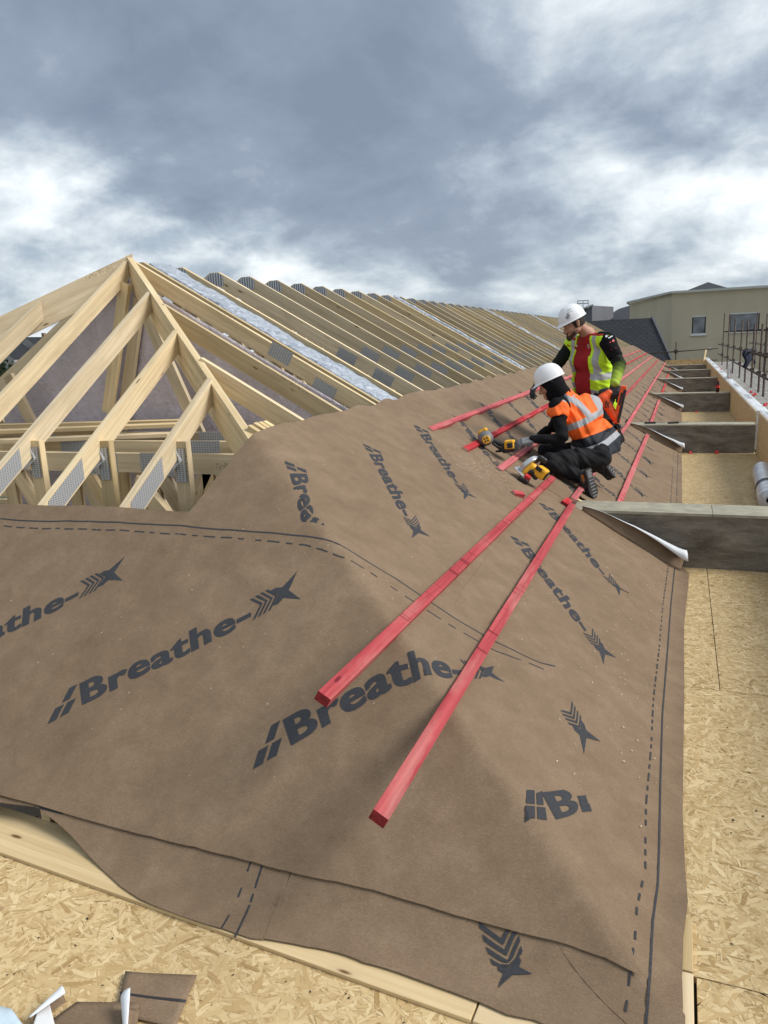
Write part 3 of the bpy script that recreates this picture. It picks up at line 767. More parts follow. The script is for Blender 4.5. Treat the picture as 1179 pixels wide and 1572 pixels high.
# ------------------------------------------------------------------ trusses
TH_T = .042; DEP = .145                       # thickness, vertical depth of the top chords
APZ_T = APZ
xe = -.06; xw = 2*RX-xe
def chord_poly(side, top=APZ_T, x_end=None, cut=.03):
    """top chord on one side, local XZ"""
    xx = (xe if side > 0 else xw) if x_end is None else x_end
    f = lambda x: top-T30*abs(x-RX)
    xc = RX+side*cut/T30; lo = RX+side*.004
    return [(lo, top-cut), (xc, top-cut), (xx, f(xx)), (xx, f(xx)-DEP), (lo, top-DEP-.004)]
def plate(mb, cx, cz, ln_, wd, ang, y):
    c, s = math.cos(ang), math.sin(ang); P = []
    for u, v in ((-1, -1), (1, -1), (1, 1), (-1, 1)):
        a, b = u*ln_/2, v*wd/2; P.append((cx+a*c-b*s, y, cz+a*s+b*c))
    uv = [(0, 0), (ln_, 0), (ln_, wd), (0, wd)]
    mb.face(P, uv); Q = [(p[0], p[1]-.0015, p[2]) for p in P]
    mb.face(Q, uv)
    for i in range(4): j = (i+1) % 4; mb.face([P[i], P[j], Q[j], Q[i]], uv)
def make_truss(detail=2, plates=((-3.01, -.075), (-2.64, -.285)), peak=True):
    root = empty('roof_truss')
    parts = []
    A30 = -R_(30)
    for s in (1, -1):
        mb = MB(); mb.prism(chord_poly(s), 'y', -TH_T/2, TH_T/2, udir=(math.cos(A30), s*math.sin(A30))); parts.append(mb.build('rafter', M_PINE, root))
    if peak:
        mb = MB(); f = lambda x: APZ_T-T30*abs(x-RX)
        mb.prism([(RX-.10, APZ_T-.165), (RX+.10, APZ_T-.165), (RX+.10, f(RX+.10)-.012), (RX+.035, APZ_T-.036), (RX-.035, APZ_T-.036), (RX-.10, f(RX+.10)-.012)], 'y', -TH_T/2-.002, -TH_T/2-.0003)
        parts.append(mb.build('ridge_plate', M_RIB, root))
    for cx, cz in plates:
        mb = MB(); plate(mb, cx, cz, .21, .115, A30, -TH_T/2-.0004); parts.append(mb.build('nail_plate', M_PLATE, root))
    if detail > 0:
        zb = DECK+.03
        mb = MB(); mb.beam((xw+.1, 0, zb), (xe-.1, 0, zb), .04, .10); parts.append(mb.build('bottom_chord', M_PINE, root))
        for x0, z0, x1, z1 in ((RX, APZ-.2, RX-.9, zb), (RX, APZ-.2, RX+.9, zb), (-2.43, -.46, RX+.9, zb), (-2.43, -.46, -1.5, zb), (2*RX+2.43, -.46, RX-.9, zb), (-3.3, .0, RX+.9, zb)):
            mb = MB(); mb.beam((x0, 0, z0), (x1, 0, z1), .088, .038, up=(0, 1, 0)); parts.append(mb.build('web_member', M_PINE, root))
    ALLC[root.name] = parts
    return root
def rib_mat():
    t = NT('ribbed_nail_plate', .4, .7, .5); v = t.coord(); sp = t.n('ShaderNodeSeparateXYZ'); t.l(v, sp.inputs[0])
    s = t.m('SINE', t.m('MULTIPLY', sp.outputs[0], 210.0)); t.col(t.ramp(s, [(.2, (.22, .225, .24)), (.7, (.60, .62, .66))])).bump(s, .8, .004); return t.mat
M_RIB = rib_mat()
proto = make_truss()
ys_t = [6.15+.6*i for i in range(55)]
words = {2: 'twenty', 3: 'thirty', 4: 'forty', 5: 'fifty'}; teens = ['tenth', 'eleventh', 'twelfth', 'thirteenth', 'fourteenth', 'fifteenth', 'sixteenth', 'seventeenth', 'eighteenth', 'nineteenth']
tie = {2: 'twentieth', 3: 'thirtieth', 4: 'fortieth', 5: 'fiftieth'}
def ordinal(n):
    if n <= 9: return ordn[n-1]
    if n < 20: return teens[n-10]
    return tie[n//10] if n % 10 == 0 else words[n//10]+'-'+ordn[n % 10-1]
for i, y in enumerate(ys_t):
    o = proto if i == 0 else copy_tree(proto)
    o.location = (0, y, 0)
    tag(o, 'pine roof truss, %s one back from the wide silver foil strip' % ordinal(i+1), 'roof truss', 'row of roof trusses along the ridge')
# doubled girder in front of the foil
g1 = make_truss(2, plates=(lambda a, b: ((a.x, a.z), (b.x, b.z)))(onY(430, 543, 5.435), onY(497, 598, 5.435)), peak=False); g1.location = (0, 5.46, 0); tag(g1, 'front ply of the doubled girder truss, carrying two large nail plates', 'roof truss')
g2 = make_truss(1, plates=(), peak=False); g2.location = (0, 5.585, 0); tag(g2, 'rear ply of the doubled girder truss, right in front of the silver foil strip', 'roof truss')

# silver foil strips over the party walls
def foil(y0, y1, idx, x0=RX+.03, x1=-2.02):
    mb = MB(); nx, ny = (150, 16) if idx == 0 else (70, 6)
    G = []
    for i in range(nx+1):
        s = i/nx; x = x0+(x1-x0)*s; row = []
        wob = .06*N3(x*2.5, idx, 1)
        for j in range(ny+1):
            t = j/ny; y = y0+(y1-y0)*t+wob*(t if idx == 0 else 0)
            z = Rz(x, APZ)-.012+.03*math.sin(PI*t)*(.5+.5*abs(N3(x*3, y*4, idx+3)))+.016*N3(x*9, y*12, idx)+.007*N3(x*22, y*30, 7)-(.05 if t in (0, 1) else 0)
            row.append((x, y, z))
        G.append(row)
    for i in range(nx):
        for j in range(ny): mb.face([G[i][j], G[i+1][j], G[i+1][j+1], G[i][j+1]])
    for j in (0, ny):
        for i in range(nx):
            a, b = G[i][j], G[i+1][j]; mb.face([a, b, (b[0], b[1], b[2]-.16), (a[0], a[1], a[2]-.16)], None, 1)
    o = mb.build('foil_insulation_strip', [M_FOIL, plain('foil_edge_dark', (.03, .03, .035), .7)], smooth=True, weld=False)
    tag(o, ['wide crinkled silver foil strip running down beside the doubled girder truss', 'second crinkled silver foil strip, between rafters halfway along the roof', 'third silver foil strip farther along the rafters', 'fourth and farthest silver foil strip, thin with distance'][idx], 'foil strip', 'silver foil strips over the party walls')
foil(5.66, 6.03, 0)
for i, y in enumerate((11.63, 17.63, 23.63)): foil(y+.17, y+.30, i+1)

# hip rafters
def slope_beam(name, a, b, wd, dep, label, cat='rafter', group=None, mat=M_PINE, plates=(), parent=None):
    """timber whose top centre line is a-b, vertical depth dep, plumb cut ends"""
    root = empty(name, tuple(a)) if parent is None else parent
    a = Vector(a); b = Vector(b); d = b-a; h = Vector((d.x, d.y, 0)).normalized(); sdv = Vector((h.y, -h.x, 0))*wd/2
    dn = Vector((0, 0, -dep)); uo = random.uniform(0, 40); L = d.length
    o0 = a if parent is None else Vector((0, 0, 0))
    A_ = [a-sdv-o0, a+sdv-o0, a+sdv+dn-o0, a-sdv+dn-o0]; B_ = [p+d for p in A_]
    mb = MB(); vv = [0, wd, wd+dep, 2*wd+dep, 2*wd+2*dep]
    for i in range(4):
        j = (i+1) % 4; mb.face([A_[i], B_[i], B_[j], A_[j]], [(uo, uo+vv[i]), (uo+L, uo+vv[i]), (uo+L, uo+vv[i+1]), (uo, uo+vv[i+1])])
    mb.face(A_, [(uo, uo), (uo+.01, uo), (uo+.01, uo+dep), (uo, uo+dep)]); mb.face(B_[::-1], [(uo, uo), (uo+.01, uo), (uo+.01, uo+dep), (uo, uo+dep)])
    ob = mb.build('timber' if parent is None else name, mat, root, bevel=0, fixn=True)
    for (t, dz, ln_, wd_, sgn) in plates:
        pm = MB(); c = a+d*t-o0+Vector((0, 0, dz)); u = d.normalized(); v = Vector((0, 0, 1)); off = sdv.normalized()*(wd/2+.0006)*sgn
        P = [c-u*ln_/2-v*wd_/2+off, c+u*ln_/2-v*wd_/2+off, c+u*ln_/2+v*wd_/2+off, c-u*ln_/2+v*wd_/2+off]
        pm.face(P, [(0, 0), (ln_, 0), (ln_, wd_), (0, wd_)]); e = off.normalized()*.0015
        pm.face([q+e for q in P], [(0, 0), (ln_, 0), (ln_, wd_), (0, wd_)]); pm.build('nail_plate', M_PLATE, root)
    if parent is None: tag(root, label, cat, group)
    return root
HK = TH/T30                                   # dx per dy on the hip line
def hipR(t): return Vector((RX+t, APY-t/HK, APZ-T30*t))
def hipL(t): return Vector((RX-t, APY-t/HK, APZ-T30*t))
slope_beam('hip_rafter', hipR(-.02)+Vector((0, 0, .012)), hipR(4.30)+Vector((0, 0, -.085)), .045, .25, 'deep right hip rafter running from the roof peak down under the membrane')
slope_beam('hip_rafter', hipL(-.02)+Vector((0, 0, .02)), hipL(4.42), .045, .25, 'deep left hip rafter running from the roof peak out of the left edge')
# jack rafters in the hip face
def jackH(x, label, plates=()):
    t = abs(x-RX); ytop = APY-t/HK-.03; ybot = 1.86
    slope_beam('jack_rafter', (x, ytop, Hz(ytop, APZ)+.004), (x, ybot, Hz(ybot, APZ)+.004), .042, .150, label, plates=plates, group='jack rafters of the hip end')
def tt(px, py, x):                            # fraction along the jack of a photographed point
    p = onX(px, py, x+.02); t = abs(x-RX); ytop = APY-t/HK-.03; return (ytop-p.y)/(ytop-1.86)
PD = (-.115, .34, .155)
jackH(RX+.0, 'central jack rafter dropping from the roof peak to the left edge')
jackH(-3.865, 'first jack rafter right of the peak, running down to the left picture edge', ((tt(4, 716, -3.865), -.077, .34, .125, -1),))
jackH(-3.31, 'third jack rafter with a big nail plate near its foot, between two others', ((tt(100, 737, -3.31), -.077, .36, .125, -1),))
jackH(-2.745, 'shortest visible jack rafter of the hip end, nearest the brown membrane', ((tt(225, 739, -2.745), -.077, .36, .125, -1),))
jackH(-4.98, 'jack rafter nailed to the left hip rafter at the upper left edge')
for x in (-2.19, -1.64, -1.08, -5.53, -6.1):
    jackH(x, {-2.19: 'jack rafter hidden just under the membrane edge left of the hip corner', -1.64: 'jack rafter under the middle of the hip membrane', -1.08: 'jack rafter under the membrane near the front corner', -5.53: 'second jack rafter on the left hip rafter beyond the left edge', -6.1: 'third jack rafter on the left hip rafter beyond the left edge'}[x])
# jack rafters on the long right slope
for y, lab, pl in ((4.83, 'upper jack rafter of the right slope between hip rafter and doubled girder', ()), (4.24, 'lower jack rafter of the right slope with stamped side, second from the girder', ()), (3.68, 'stub of the lowest jack rafter at the membrane corner beside the hip rafter', ()), (3.08, 'jack rafter under the upper membrane right of the hip corner', ()), (2.5, 'short jack rafter under the membrane near the eaves corner', ())):
    t0 = (APY-y)*HK+.03
    slope_beam('jack_rafter', (RX+t0, y, APZ-T30*t0+.002), (-.06, y, APZ-T30*(-.06-RX)+.002), .042, .150, lab, group='jack rafters of the right slope', plates=pl)
    slope_beam('jack_rafter', (RX-t0, y, APZ-T30*t0+.002), (2*RX-.03, y, APZ-T30*(.03-RX)+.002), .042, .150, lab.replace('right', 'left').replace('membrane', 'left side')+', mirrored', group='jack rafters of the left slope')
# flat topped hip trusses
def flat_truss(y, label, ztop=-.60, x0=None, plates=(), dep=.125):
    t0 = (RX-.02)-2.05; root = empty('flat_truss', (0, y, 0), label=label, cat='roof truss', group='flat topped trusses of the hip end')
    xa, xb = -6.75, -2.12
    mb = MB(); mb.beam((xa, 0, ztop-dep/2), (xb, 0, ztop-dep/2), .045, dep); mb.build('top_chord', M_PINE, root)
    mb = MB(); mb.beam((-8.4, 0, DECK+.03), (-.4, 0, DECK+.03), .045, .12); mb.build('bottom_chord', M_PINE, root)
    zb = DECK+.06; zt = ztop-dep
    for x0_, x1_ in ((-6.6, -6.6), (-5.7, -5.1), (-5.7, -6.3), (-4.4, -4.4), (-4.35, -3.75), (-3.1, -3.7), (-3.1, -2.55), (-3.15, -3.15), (-2.2, -2.5)):
        mb = MB(); mb.beam((x0_, 0, zt+.0), (x1_, 0, zb), .095, .04, up=(0, 1, 0)); mb.build('web_member', M_PINE, root)
    for cx in plates:
        mb = MB(); plate(mb, cx, ztop-.07, .26, .15, 0, -.0235); mb.build('nail_plate', M_PLATE, root)
    return root
flat_truss(3.9, 'front flat topped truss crossing behind the jack rafter posts', plates=(-3.1, -3.55, -5.7))
flat_truss(4.5, 'middle flat topped truss behind the front one, with two nail plates', plates=(-3.15, -4.35, -2.6))
flat_truss(5.05, 'rear flat topped truss just before the lilac sheet', plates=(-3.45, -5.2))
# posts below the jack rafters
for x, lab in ((-2.745, 'post under the shortest jack rafter, third from the left'), (-3.31, 'post under the middle jack rafter, second from the left'), (-3.865, 'leftmost of the three posts under the jack rafters'), (-4.42, 'post under the central jack rafter at the left edge')):
    y = 3.62; zt = Hz(y, APZ)-.06
    root = empty('roof_post', (x+.04, y, DECK), label=lab, cat='post', group='posts under the jack rafters')
    mb = MB(); mb.beam((0, 0, 0), (0, 0, zt-DECK), .095, .045, up=(0, 1, 0)); mb.build('timber', M_PINE, root)
    mb = MB(); P = [(-.035, -.027, zt-DECK-.24), (.035, -.027, zt-DECK-.24), (.035, -.027, zt-DECK-.04), (-.035, -.027, zt-DECK-.04)]
    mb.face(P, [(0, 0), (.07, 0), (.07, .2), (0, .2)]); mb.face([(p[0], p[1]-.0015, p[2]) for p in P], [(0, 0), (.07, 0), (.07, .2), (0, .2)]); mb.build('nail_plate', M_PLATE, root)
    mb = MB(); c = Vector((-.07, -.031, zt-DECK-.09)); a1 = Vector((.05, -.004, .045)); a2 = Vector((-.035, .004, .065))
    G = [[c+a1*(i/4*2-1)+a2*(j/4*2-1)+Vector((0, -.012*math.sin(i*1.3+j*.9), 0)) for j in range(5)] for i in range(5)]
    for i in range(4):
        for j in range(4): mb.face([G[i][j], G[i+1][j], G[i+1][j+1], G[i][j+1]])
    o = mb.build('paper_tag', M_WHITE, root, smooth=True); o.modifiers.new('s', 'SOLIDIFY').thickness = .001
# diagonal braces seen low in the opening
for i, (a, b, lab) in enumerate(((onY(212, 740, 3.72), onY(262, 800, 3.5), 'loose diagonal brace rising below the flat trusses near the membrane'),
                      (onY(110, 690, 5.2), onY(160, 800, 5.0), 'diagonal brace deep inside the roof below the flat trusses'),
                      )):
    mb = MB(); d = (b-a); mb.beam(a, b+d*.6 if i < 2 else b, .095, .045, up=(0, 1, 0)); tag(mb.build('timber_brace', M_PINE), lab, 'brace')
for k, (p0, p1, y, lab) in enumerate((((168, 615), (190, 455), 5.30, 'upright strut standing in front of the lilac sheet, left of a matching one'), ((190, 640), (212, 478), 5.36, 'second upright strut in front of the lilac sheet'), ((318, 690), (232, 500), 5.25, 'slanting strut behind the hip rafter in front of the lilac sheet'), ((20, 590), (75, 700), 5.2, 'slanting strut at the left side in front of the lilac sheet'))):
    a, b = onY(*p0, y), onY(*p1, y); mb = MB(); mb.beam(a-(b-a)*.12, b+(b-a)*.12, .10, .04, up=(0, 1, 0)); tag(mb.build('strut', M_PINE), lab, 'strut', 'struts in front of the lilac sheet')
# loose planks laid over the flat trusses
for k, (a, b, w_, h_, lab) in enumerate((((0-30, 668), (292, 652), .12, .035, 'topmost loose pine plank of the pile lying over the flat trusses'), ((-30, 700), (285, 663), .15, .03, 'loose pine plank crossing the pile at a slight angle'), ((-30, 722), (262, 668), .15, .028, 'front loose pine plank of the pile, lowest on the flat trusses'), ((-40, 689), (170, 676), .11, .03, 'short loose pine plank at the left of the pile'))):
    zz = -.60+.002+sum((.035, .03, .028, .03)[:0])+h_/2+[.036, .034, .001, .001][k]
    yy0 = [5.0, 4.6, 4.25, 4.75][k]; P0 = onY(*a, yy0); P1 = onY(*b, [5.15, 4.95, 4.75, 4.95][k])
    P0.z = zz; P1.z = zz+(.02 if k in (0, 1) else 0); mb = MB(); mb.beam(P0, P1, w_, h_); tag(mb.build('loose_plank', M_PINE2, bevel=.002), lab, 'plank', 'loose planks inside the roof')
for k in range(3):
    a = Vector((-2.32+.0*k, 3.78+.055*k, -.44-.001*k)); mb = MB(); slope = Vector((.33, 0, -.19)); 
    mb.beam(a, a+slope*1.0, .04, .11, up=(T30, 0, 1)); tag(mb.build('timber_offcut', M_PINE2, bevel=.002), '%s of three short pine lengths at the membrane corner behind the hip rafter' % ['nearest', 'middle', 'farthest'][k], 'offcut', 'three short lengths at the corner')
# lilac breather sheet hung across the roof
def lilac():
    mb = MB(); y0 = 5.415; f = lambda x: APZ-.15-T30*abs(x-RX); nx, nz = 90, 60
    G = []
    for i in range(nx+1):
        x = -6.05+4.35*i/nx; row = []
        for j in range(nz+1):
            t = j/nz; z = -1.7+(f(x)+1.7)*t
            row.append((x, y0-.008+.022*N3(x*1.2, z*1.1, 4)+.012*abs(N3(x*3+z*2, z*2.2, 8))+.006*N3(x*9, z*9, 1)-.018, z))
        G.append(row)
    for i in range(nx):
        for j in range(nz): mb.face([G[i][j], G[i+1][j], G[i+1][j+1], G[i][j+1]])
    o = mb.build('hanging_sheet', M_LILAC, smooth=True); o.modifiers.new('s', 'SOLIDIFY').thickness = .002
    tag(o, 'creased lilac grey sheet hung across the roof behind the hip rafters', 'sheeting')
lilac()

# ------------------------------------------------------------------ parapet, back wall, things beside the deck
def parapet(y0, y1, zt, label):
    root = empty('parapet_wall', (1.06, y0, DECK), label=label, cat='parapet')
    L = y1-y0; h = zt-DECK
    mb = MB(); mb.box((0, 0, 0), (.02, L, h)); mb.build('inner_panel', M_OSB, root)
    mb = MB(); mb.box((.02, 0, 0), (.17, L, h-.01)); mb.build('core', M_WRAP, root)
    mb = MB(); n_ = int(L/.12); G = []
    for i in range(n_+1):
        y = L*i/n_; row = []
        for j in range(8):
            x = -.004+.20*j/7; z = h+.008+.010*N3(x*9, (y+y0)*1.6, 5)+.006*N3(x*20, (y+y0)*6, 1)
            if j == 0: z -= .02+.02*abs(N3(0, (y+y0)*2, 3))
            if j == 7: z -= .05
            row.append((x, y, z))
        G.append(row)
    for i in range(n_):
        for j in range(7): mb.face([G[i][j], G[i+1][j], G[i+1][j+1], G[i][j+1]][::-1], None, 1 if ((i//9) % 3 == 2 and j in (2, 3, 4)) else 0)
    mb.build('white_wrap', [M_WRAP, plain('grey_wrap_patch', (.36, .37, .39), .5)], root, smooth=True)
parapet(1.9, 11.80, -1.115, 'near parapet length of bare strand board at the right picture edge, capped with white wrap')
parapet(12.2, 39.3, -1.15, 'long parapet of bare strand board with white wrapped top running into the distance')
root = empty('end_wall', (-.7, 39.45, DECK), label='bare strand board upstand closing the far end of the deck', cat='parapet')
mb = MB(); mb.box((0, 0, 0), (1.75, .02, .52)); mb.build('panel', M_OSB, root)
mb = MB(); mb.box((0, .021, 0), (1.75, .12, .50)); mb.build('core', M_PINE, root)
# timber off-cuts leaning at the far end of the parapet
mb = MB(); mb.beam((1.0, 37.2, KT+.02), (1.1, 38.6, -.80), .05, .09); tag(mb.build('leaning_timber', M_PINE2), 'pale timber leaning at the far end of the parapet', 'timber')
# silver roll
M_ROLL = plain('pale_silver_wrap', (.66, .68, .72), .32, .25, var=.25, sc=9, bump=.6)
def roll():
    a = Vector((.955, 9.75, DECK+.105)); b = Vector((.86, 7.95, DECK+.105)); root = empty('insulation_roll', a, label='silver foil roll with a black band lying on the deck at the right edge', cat='roll')
    d = b-a; ln_ = d.length; dn = d.normalized(); mb = MB()
    prof = [(.0, 0), (.035, .0), (.035, .03), (.075, .03), (.078, 0), (.103, .0)]+[(.103+.003*N3(i*.7, 3, 1), ln_*i/40) for i in range(1, 41)]+[(.03, ln_)]
    mb.lathe(prof, (0, 0, 0), dn, 28); mb.build('foil_roll', M_ROLL, root, smooth=True)
    mb = MB(); mb.lathe([(.106, ln_*.62), (.108, ln_*.63), (.108, ln_*.68), (.106, ln_*.69)], (0, 0, 0), dn, 28); mb.build('band', M_BLKPL, root, smooth=True)
roll()
def bottle(loc, liquid, label, h=.30, r=.042):
    root = empty('drink_bottle', loc, label=label, cat='bottle')
    g = NT('bottle_plastic', .08, 0, .5); g.col((.9, .93, .95)); g.b.inputs['Transmission Weight'].default_value = .85; g.b.inputs['IOR'].default_value = 1.1
    mb = MB(); mb.lathe([(0, 0), (r*.8, 0), (r, .02), (r*.92, h*.3), (r, h*.55), (r*.85, h*.7), (r*.3, h*.9), (r*.3, h*.95)]); mb.build('body', liquid or g.mat, root, smooth=True)
    mb = MB(); mb.lathe([(r*.36, h*.93), (r*.36, h), (0, h)]); mb.build('cap', M_REDPL if liquid else M_HAT, root)
    mb = MB(); mb.lathe([(r*1.01, h*.36), (r*1.02, h*.37), (r*1.02, h*.54), (r*1.01, h*.55)]); mb.build('band', M_REDPL if liquid else g.mat, root)
bottle((.80, 18.35, KT), plain('cola', (.03, .008, .005), .12), 'dark cola bottle with red cap standing on the third kerb', .28, .04)
bottle((1.16, 20.9, -1.135), None, 'clear plastic bottle standing on the white parapet cap', .36, .05)
def hand_tool(loc, a, label):
    root = empty('hand_tool', loc, label=label, cat='tool'); c, s = math.cos(a), math.sin(a)
    mb = MB(); mb.tube((0, 0, 0), (.16*c, .16*s, 0), .014, .016, 8); mb.build('handle', M_BLKPL, root)
    mb = MB(); mb.beam((.16*c, .16*s, 0), (.30*c, .30*s, 0), .02, .006); mb.build('blade', M_GREYPL, root)
hand_tool((-.47, 11.95, KT+.016), .1, 'long dark hand tool lying on the second kerb near its tip')
hand_tool((-.14, 11.93, KT+.016), .3, 'shorter dark hand tool lying on the second kerb, right of the other')
def red_cap(loc, k, label):
    mb = MB(); mb.lathe([(0, 0), (.026, 0), (.028, .012), (.018, .035), (.012, .045), (0, .045)], n=10)
    o = mb.build('red_spacer', M_REDPL); o.location = loc; o.rotation_euler = (k*.9, k*.5, k); tag(o, label, 'spacer', 'red plastic spacers')
red_cap((.53, 11.78, DECK+.01), 1, 'red plastic cap on the deck in front of the second kerb')
red_cap((.17, 11.76, DECK+.01), 2, 'small red cap on the deck at the foot of the second kerb')
red_cap((.36, 18.1, DECK+.01), 1.5, 'red cap on the deck in front of the third kerb')
for i, (x, y) in enumerate(((1.24, 12.9), (1.26, 13.1), (1.25, 15.2), (1.3, 15.5), (1.27, 16.0), (1.22, 22), (1.26, 23.0), (1.2, 26), (1.24, 29), (1.22, 27))):
    red_cap((x, y, -1.14), i*.8, '%s red cap along the outer edge of the white parapet top, counted from the camera' % ordn[sorted(range(10), key=lambda q: ((12.9, 13.1, 15.2, 15.5, 16.0, 22, 23.0, 26, 29, 27)[q])).index(i)])
# membrane scraps at bottom left
def scrap(name, px, z, label, line=None, curl=None, mats=None, amp=.006):
    P = [onZ(*p, z) for p in px]; n_ = 10
    mb = MB()                                  # quad patch
    G = [[(P[0]*(1-u)+P[1]*u)*(1-v)+(P[3]*(1-u)+P[2]*u)*v for u in [i/n_ for i in range(n_+1)]] for v in [j/n_ for j in range(n_+1)]]
    for j in range(n_+1):
        for i in range(n_+1):
            p = G[j][i]; p.z = z+amp*(1+N3(p.x*6, p.y*6, len(label)))
            if curl and j/n_ > curl[0]: p.z += curl[1]*((j/n_-curl[0])/(1-curl[0]))**2
    for j in range(n_):
        for i in range(n_): mb.face([G[j][i], G[j][i+1], G[j+1][i+1], G[j+1][i]], None, 0)
    if line:
        for v in line:
            for i in range(n_):
                def q(u, vv): 
                    j = min(n_-1, int(vv*n_)); t = vv*n_-j; i_ = min(n_-1, int(u*n_)); s = u*n_-i_
                    a = G[j][i_]*(1-s)+G[j][min(n_, i_+1)]*s; b = G[j+1][i_]*(1-s)+G[j+1][min(n_, i_+1)]*s; r = a*(1-t)+b*t; r.z += .002; return r
                mb.face([q(i/n_, v), q((i+1)/n_, v), q((i+1)/n_, v+.045), q(i/n_, v+.045)], None, 1)
    o = mb.build(name, mats or [M_MEM, M_INK, M_MEMW], smooth=True)
    sm = o.modifiers.new('solid', 'SOLIDIFY'); sm.thickness = .0016; sm.offset = 1
    tag(o, label, 'offcut'); return o
scrap('membrane_scrap', ((178, 1560), (270, 1580), (303, 1500), (193, 1495)), DECK+.004, 'brown membrane scrap crossed by a dark printed line, lying at bottom left', line=(.44,))
scrap('membrane_scrap', ((20, 1610), (190, 1625), (215, 1541), (118, 1541)), DECK+.016, 'brown membrane scrap with a white curled corner at the bottom edge', amp=.004)
def curl_strip(px0, px1, r, ln_, label, white=True, turn=1.2, z=DECK+.02):
    a, b = onZ(*px0, z), onZ(*px1, z); d = (b-a); L = d.length; d.normalize(); nn = Vector((-d.y, d.x, 0)); mb = MB(); n_ = 14; G = []
    for i in range(n_+1):
        s = i/n_; row = []
        for j in range(13):
            t = j/12; ang = t*PI*turn; rr = r*(.25+s*.75)
            row.append(a+d*(L*s)+nn*(rr*math.sin(ang)-ln_*(1-t)*.3)+Vector((0, 0, rr*(1-math.cos(ang)))))
        G.append(row)
    for i in range(n_):
        for j in range(12): mb.face([G[i][j], G[i+1][j], G[i+1][j+1], G[i][j+1]])
    o = mb.build('curled_scrap', [M_MEM, M_MEMW], smooth=True); sm = o.modifiers.new('solid', 'SOLIDIFY'); sm.thickness = .0016; sm.offset = 0; sm.material_offset = 1 if white else 0
    tag(o, label, 'offcut')
curl_strip((195, 1625), (205, 1550), .035, .05, 'white curled underside of a membrane corner at the bottom edge', turn=1.0)
curl_strip((45, 1566), (100, 1535), .022, .03, 'narrow brown strip curling up beside white paper at bottom left', turn=1.3)
o = scrap('paper_scrap', ((48, 1590), (88, 1590), (76, 1542), (58, 1556)), DECK+.02, 'creased white paper scrap beside the curled brown strip at bottom left', mats=[M_WHITE, M_INK], amp=.008)
o = scrap('plastic_bag', ((-60, 1640), (80, 1640), (20, 1562), (-60, 1540)), DECK+.02, 'corner of a pale blue wrinkled plastic bag at the bottom left', mats=[plain('pale_blue_plastic', (.55, .66, .74), .3, bump=.6), M_INK], amp=.022)

# ------------------------------------------------------------------ scaffold beside the parapet
def scaffold():
    z0 = -1.40; root = empty('scaffold', (1.65, 13, z0), label='rusty tube scaffold with guard rails beside the parapet at the right', cat='scaffold')
    o0 = Vector((1.65, 13, z0))
    def T(a, b, name, r=.0242):
        mb = MB(); mb.tube(Vector(a)-o0, Vector(b)-o0, r, n=10); return mb.build(name, M_STEEL, root, smooth=True)
    xs_ = (1.65, 2.95)
    for x in xs_:
        for i, y in enumerate((16.0, 17.7, 18.9, 20.6, 22.8, 25.0, 28.0, 31.5, 35.5)):
            if x > 2: y += .5
            T((x, y, -9), (x+.01*(i % 3), y, .16+.035*(y-19)+.13*N3(i, x, 2)), 'standard')
            for zc_ in (-.93, -.50): 
                mb = MB(); c = Vector((x, y-.04, zc_))-o0; mb.box(c-Vector((.045, .04, .05)), c+Vector((.045, .06, .05))); mb.build('coupler', M_STEEL, root, bevel=.01)
        for z in (-.93, -.50): T((x-.05, 14.2 if x < 2 else 13.6, z), (x-.05, 38.5, z-.02), 'ledger')
    for y in (16.1, 20.7, 25.1, 31.6): T((1.4, y, z0-.1), (3.3, y, z0-.1), 'transom'); T((1.5, y+.07, .02), (3.1, y+.07, 0), 'transom')
    for i in range(14): pass
scaffold()
rng_y = [12.2+2.45*i for i in range(11)]
nn_ = 0
for i, y in enumerate(rng_y):
    for j in range(5):
        x = 1.42+.235*j; nn_ += 1
        mb = MB(); mb.beam((x+.112, y, -1.385+.012*(i % 2)), (x+.112, y+2.43, -1.385+.012*((i+1) % 2)), .225, .038); 
        tag(mb.build('scaffold_board', M_PLANK), 'weathered grey scaffold board in the walkway right of the parapet', 'board', 'scaffold boards of the walkway')
# guard rail across the far end
root = empty('guard_rail', (-2.2, 40.6, -1.6), label='scaffold guard rail with one post crossing the far end before the cream building', cat='guard rail')
for nm, a, b in (('rail', (-.2, 0, .68), (3.9, 0, .85)), ('rail', (2.0, 0, .28), (3.9, 0, .30)), ('post', (1.98, -.06, -1), (1.98, -.06, 1.25))):
    mb = MB(); mb.tube(a, b, .03, n=8); mb.build(nm, M_STEEL, root, smooth=True)
mb = MB(); mb.box((1.9, -.1, .68), (2.06, .05, .86)); mb.build('coupler', M_STEEL, root)
# dark jacket hung over the rail
mb = MB(); G = []
for i in range(13):
    s = i/12; row = []
    for j in range(9):
        t = j/8; u = (s-.5); w_ = .5 if abs(u) < .3 else .32
        z = -.45-.02*abs(math.sin(s*9))-t*(.34+.07*math.sin(s*7)); x = 1.60-.03*math.sin(s*14)-.04*math.sin(t*6+s*5)+.30*(s-.5)
        row.append((x, 21.2+u*1.3*(1-.25*t), z))
    G.append(row)
for i in range(12):
    for j in range(8): mb.face([G[i][j], G[i+1][j], G[i+1][j+1], G[i][j+1]])
o = mb.build('hung_jacket', plain('navy_cloth', (.014, .018, .04), .9), smooth=True); o.modifiers.new('s', 'SOLIDIFY').thickness = .05; tag(o, 'dark navy jacket hung over the scaffold guard rail', 'jacket')

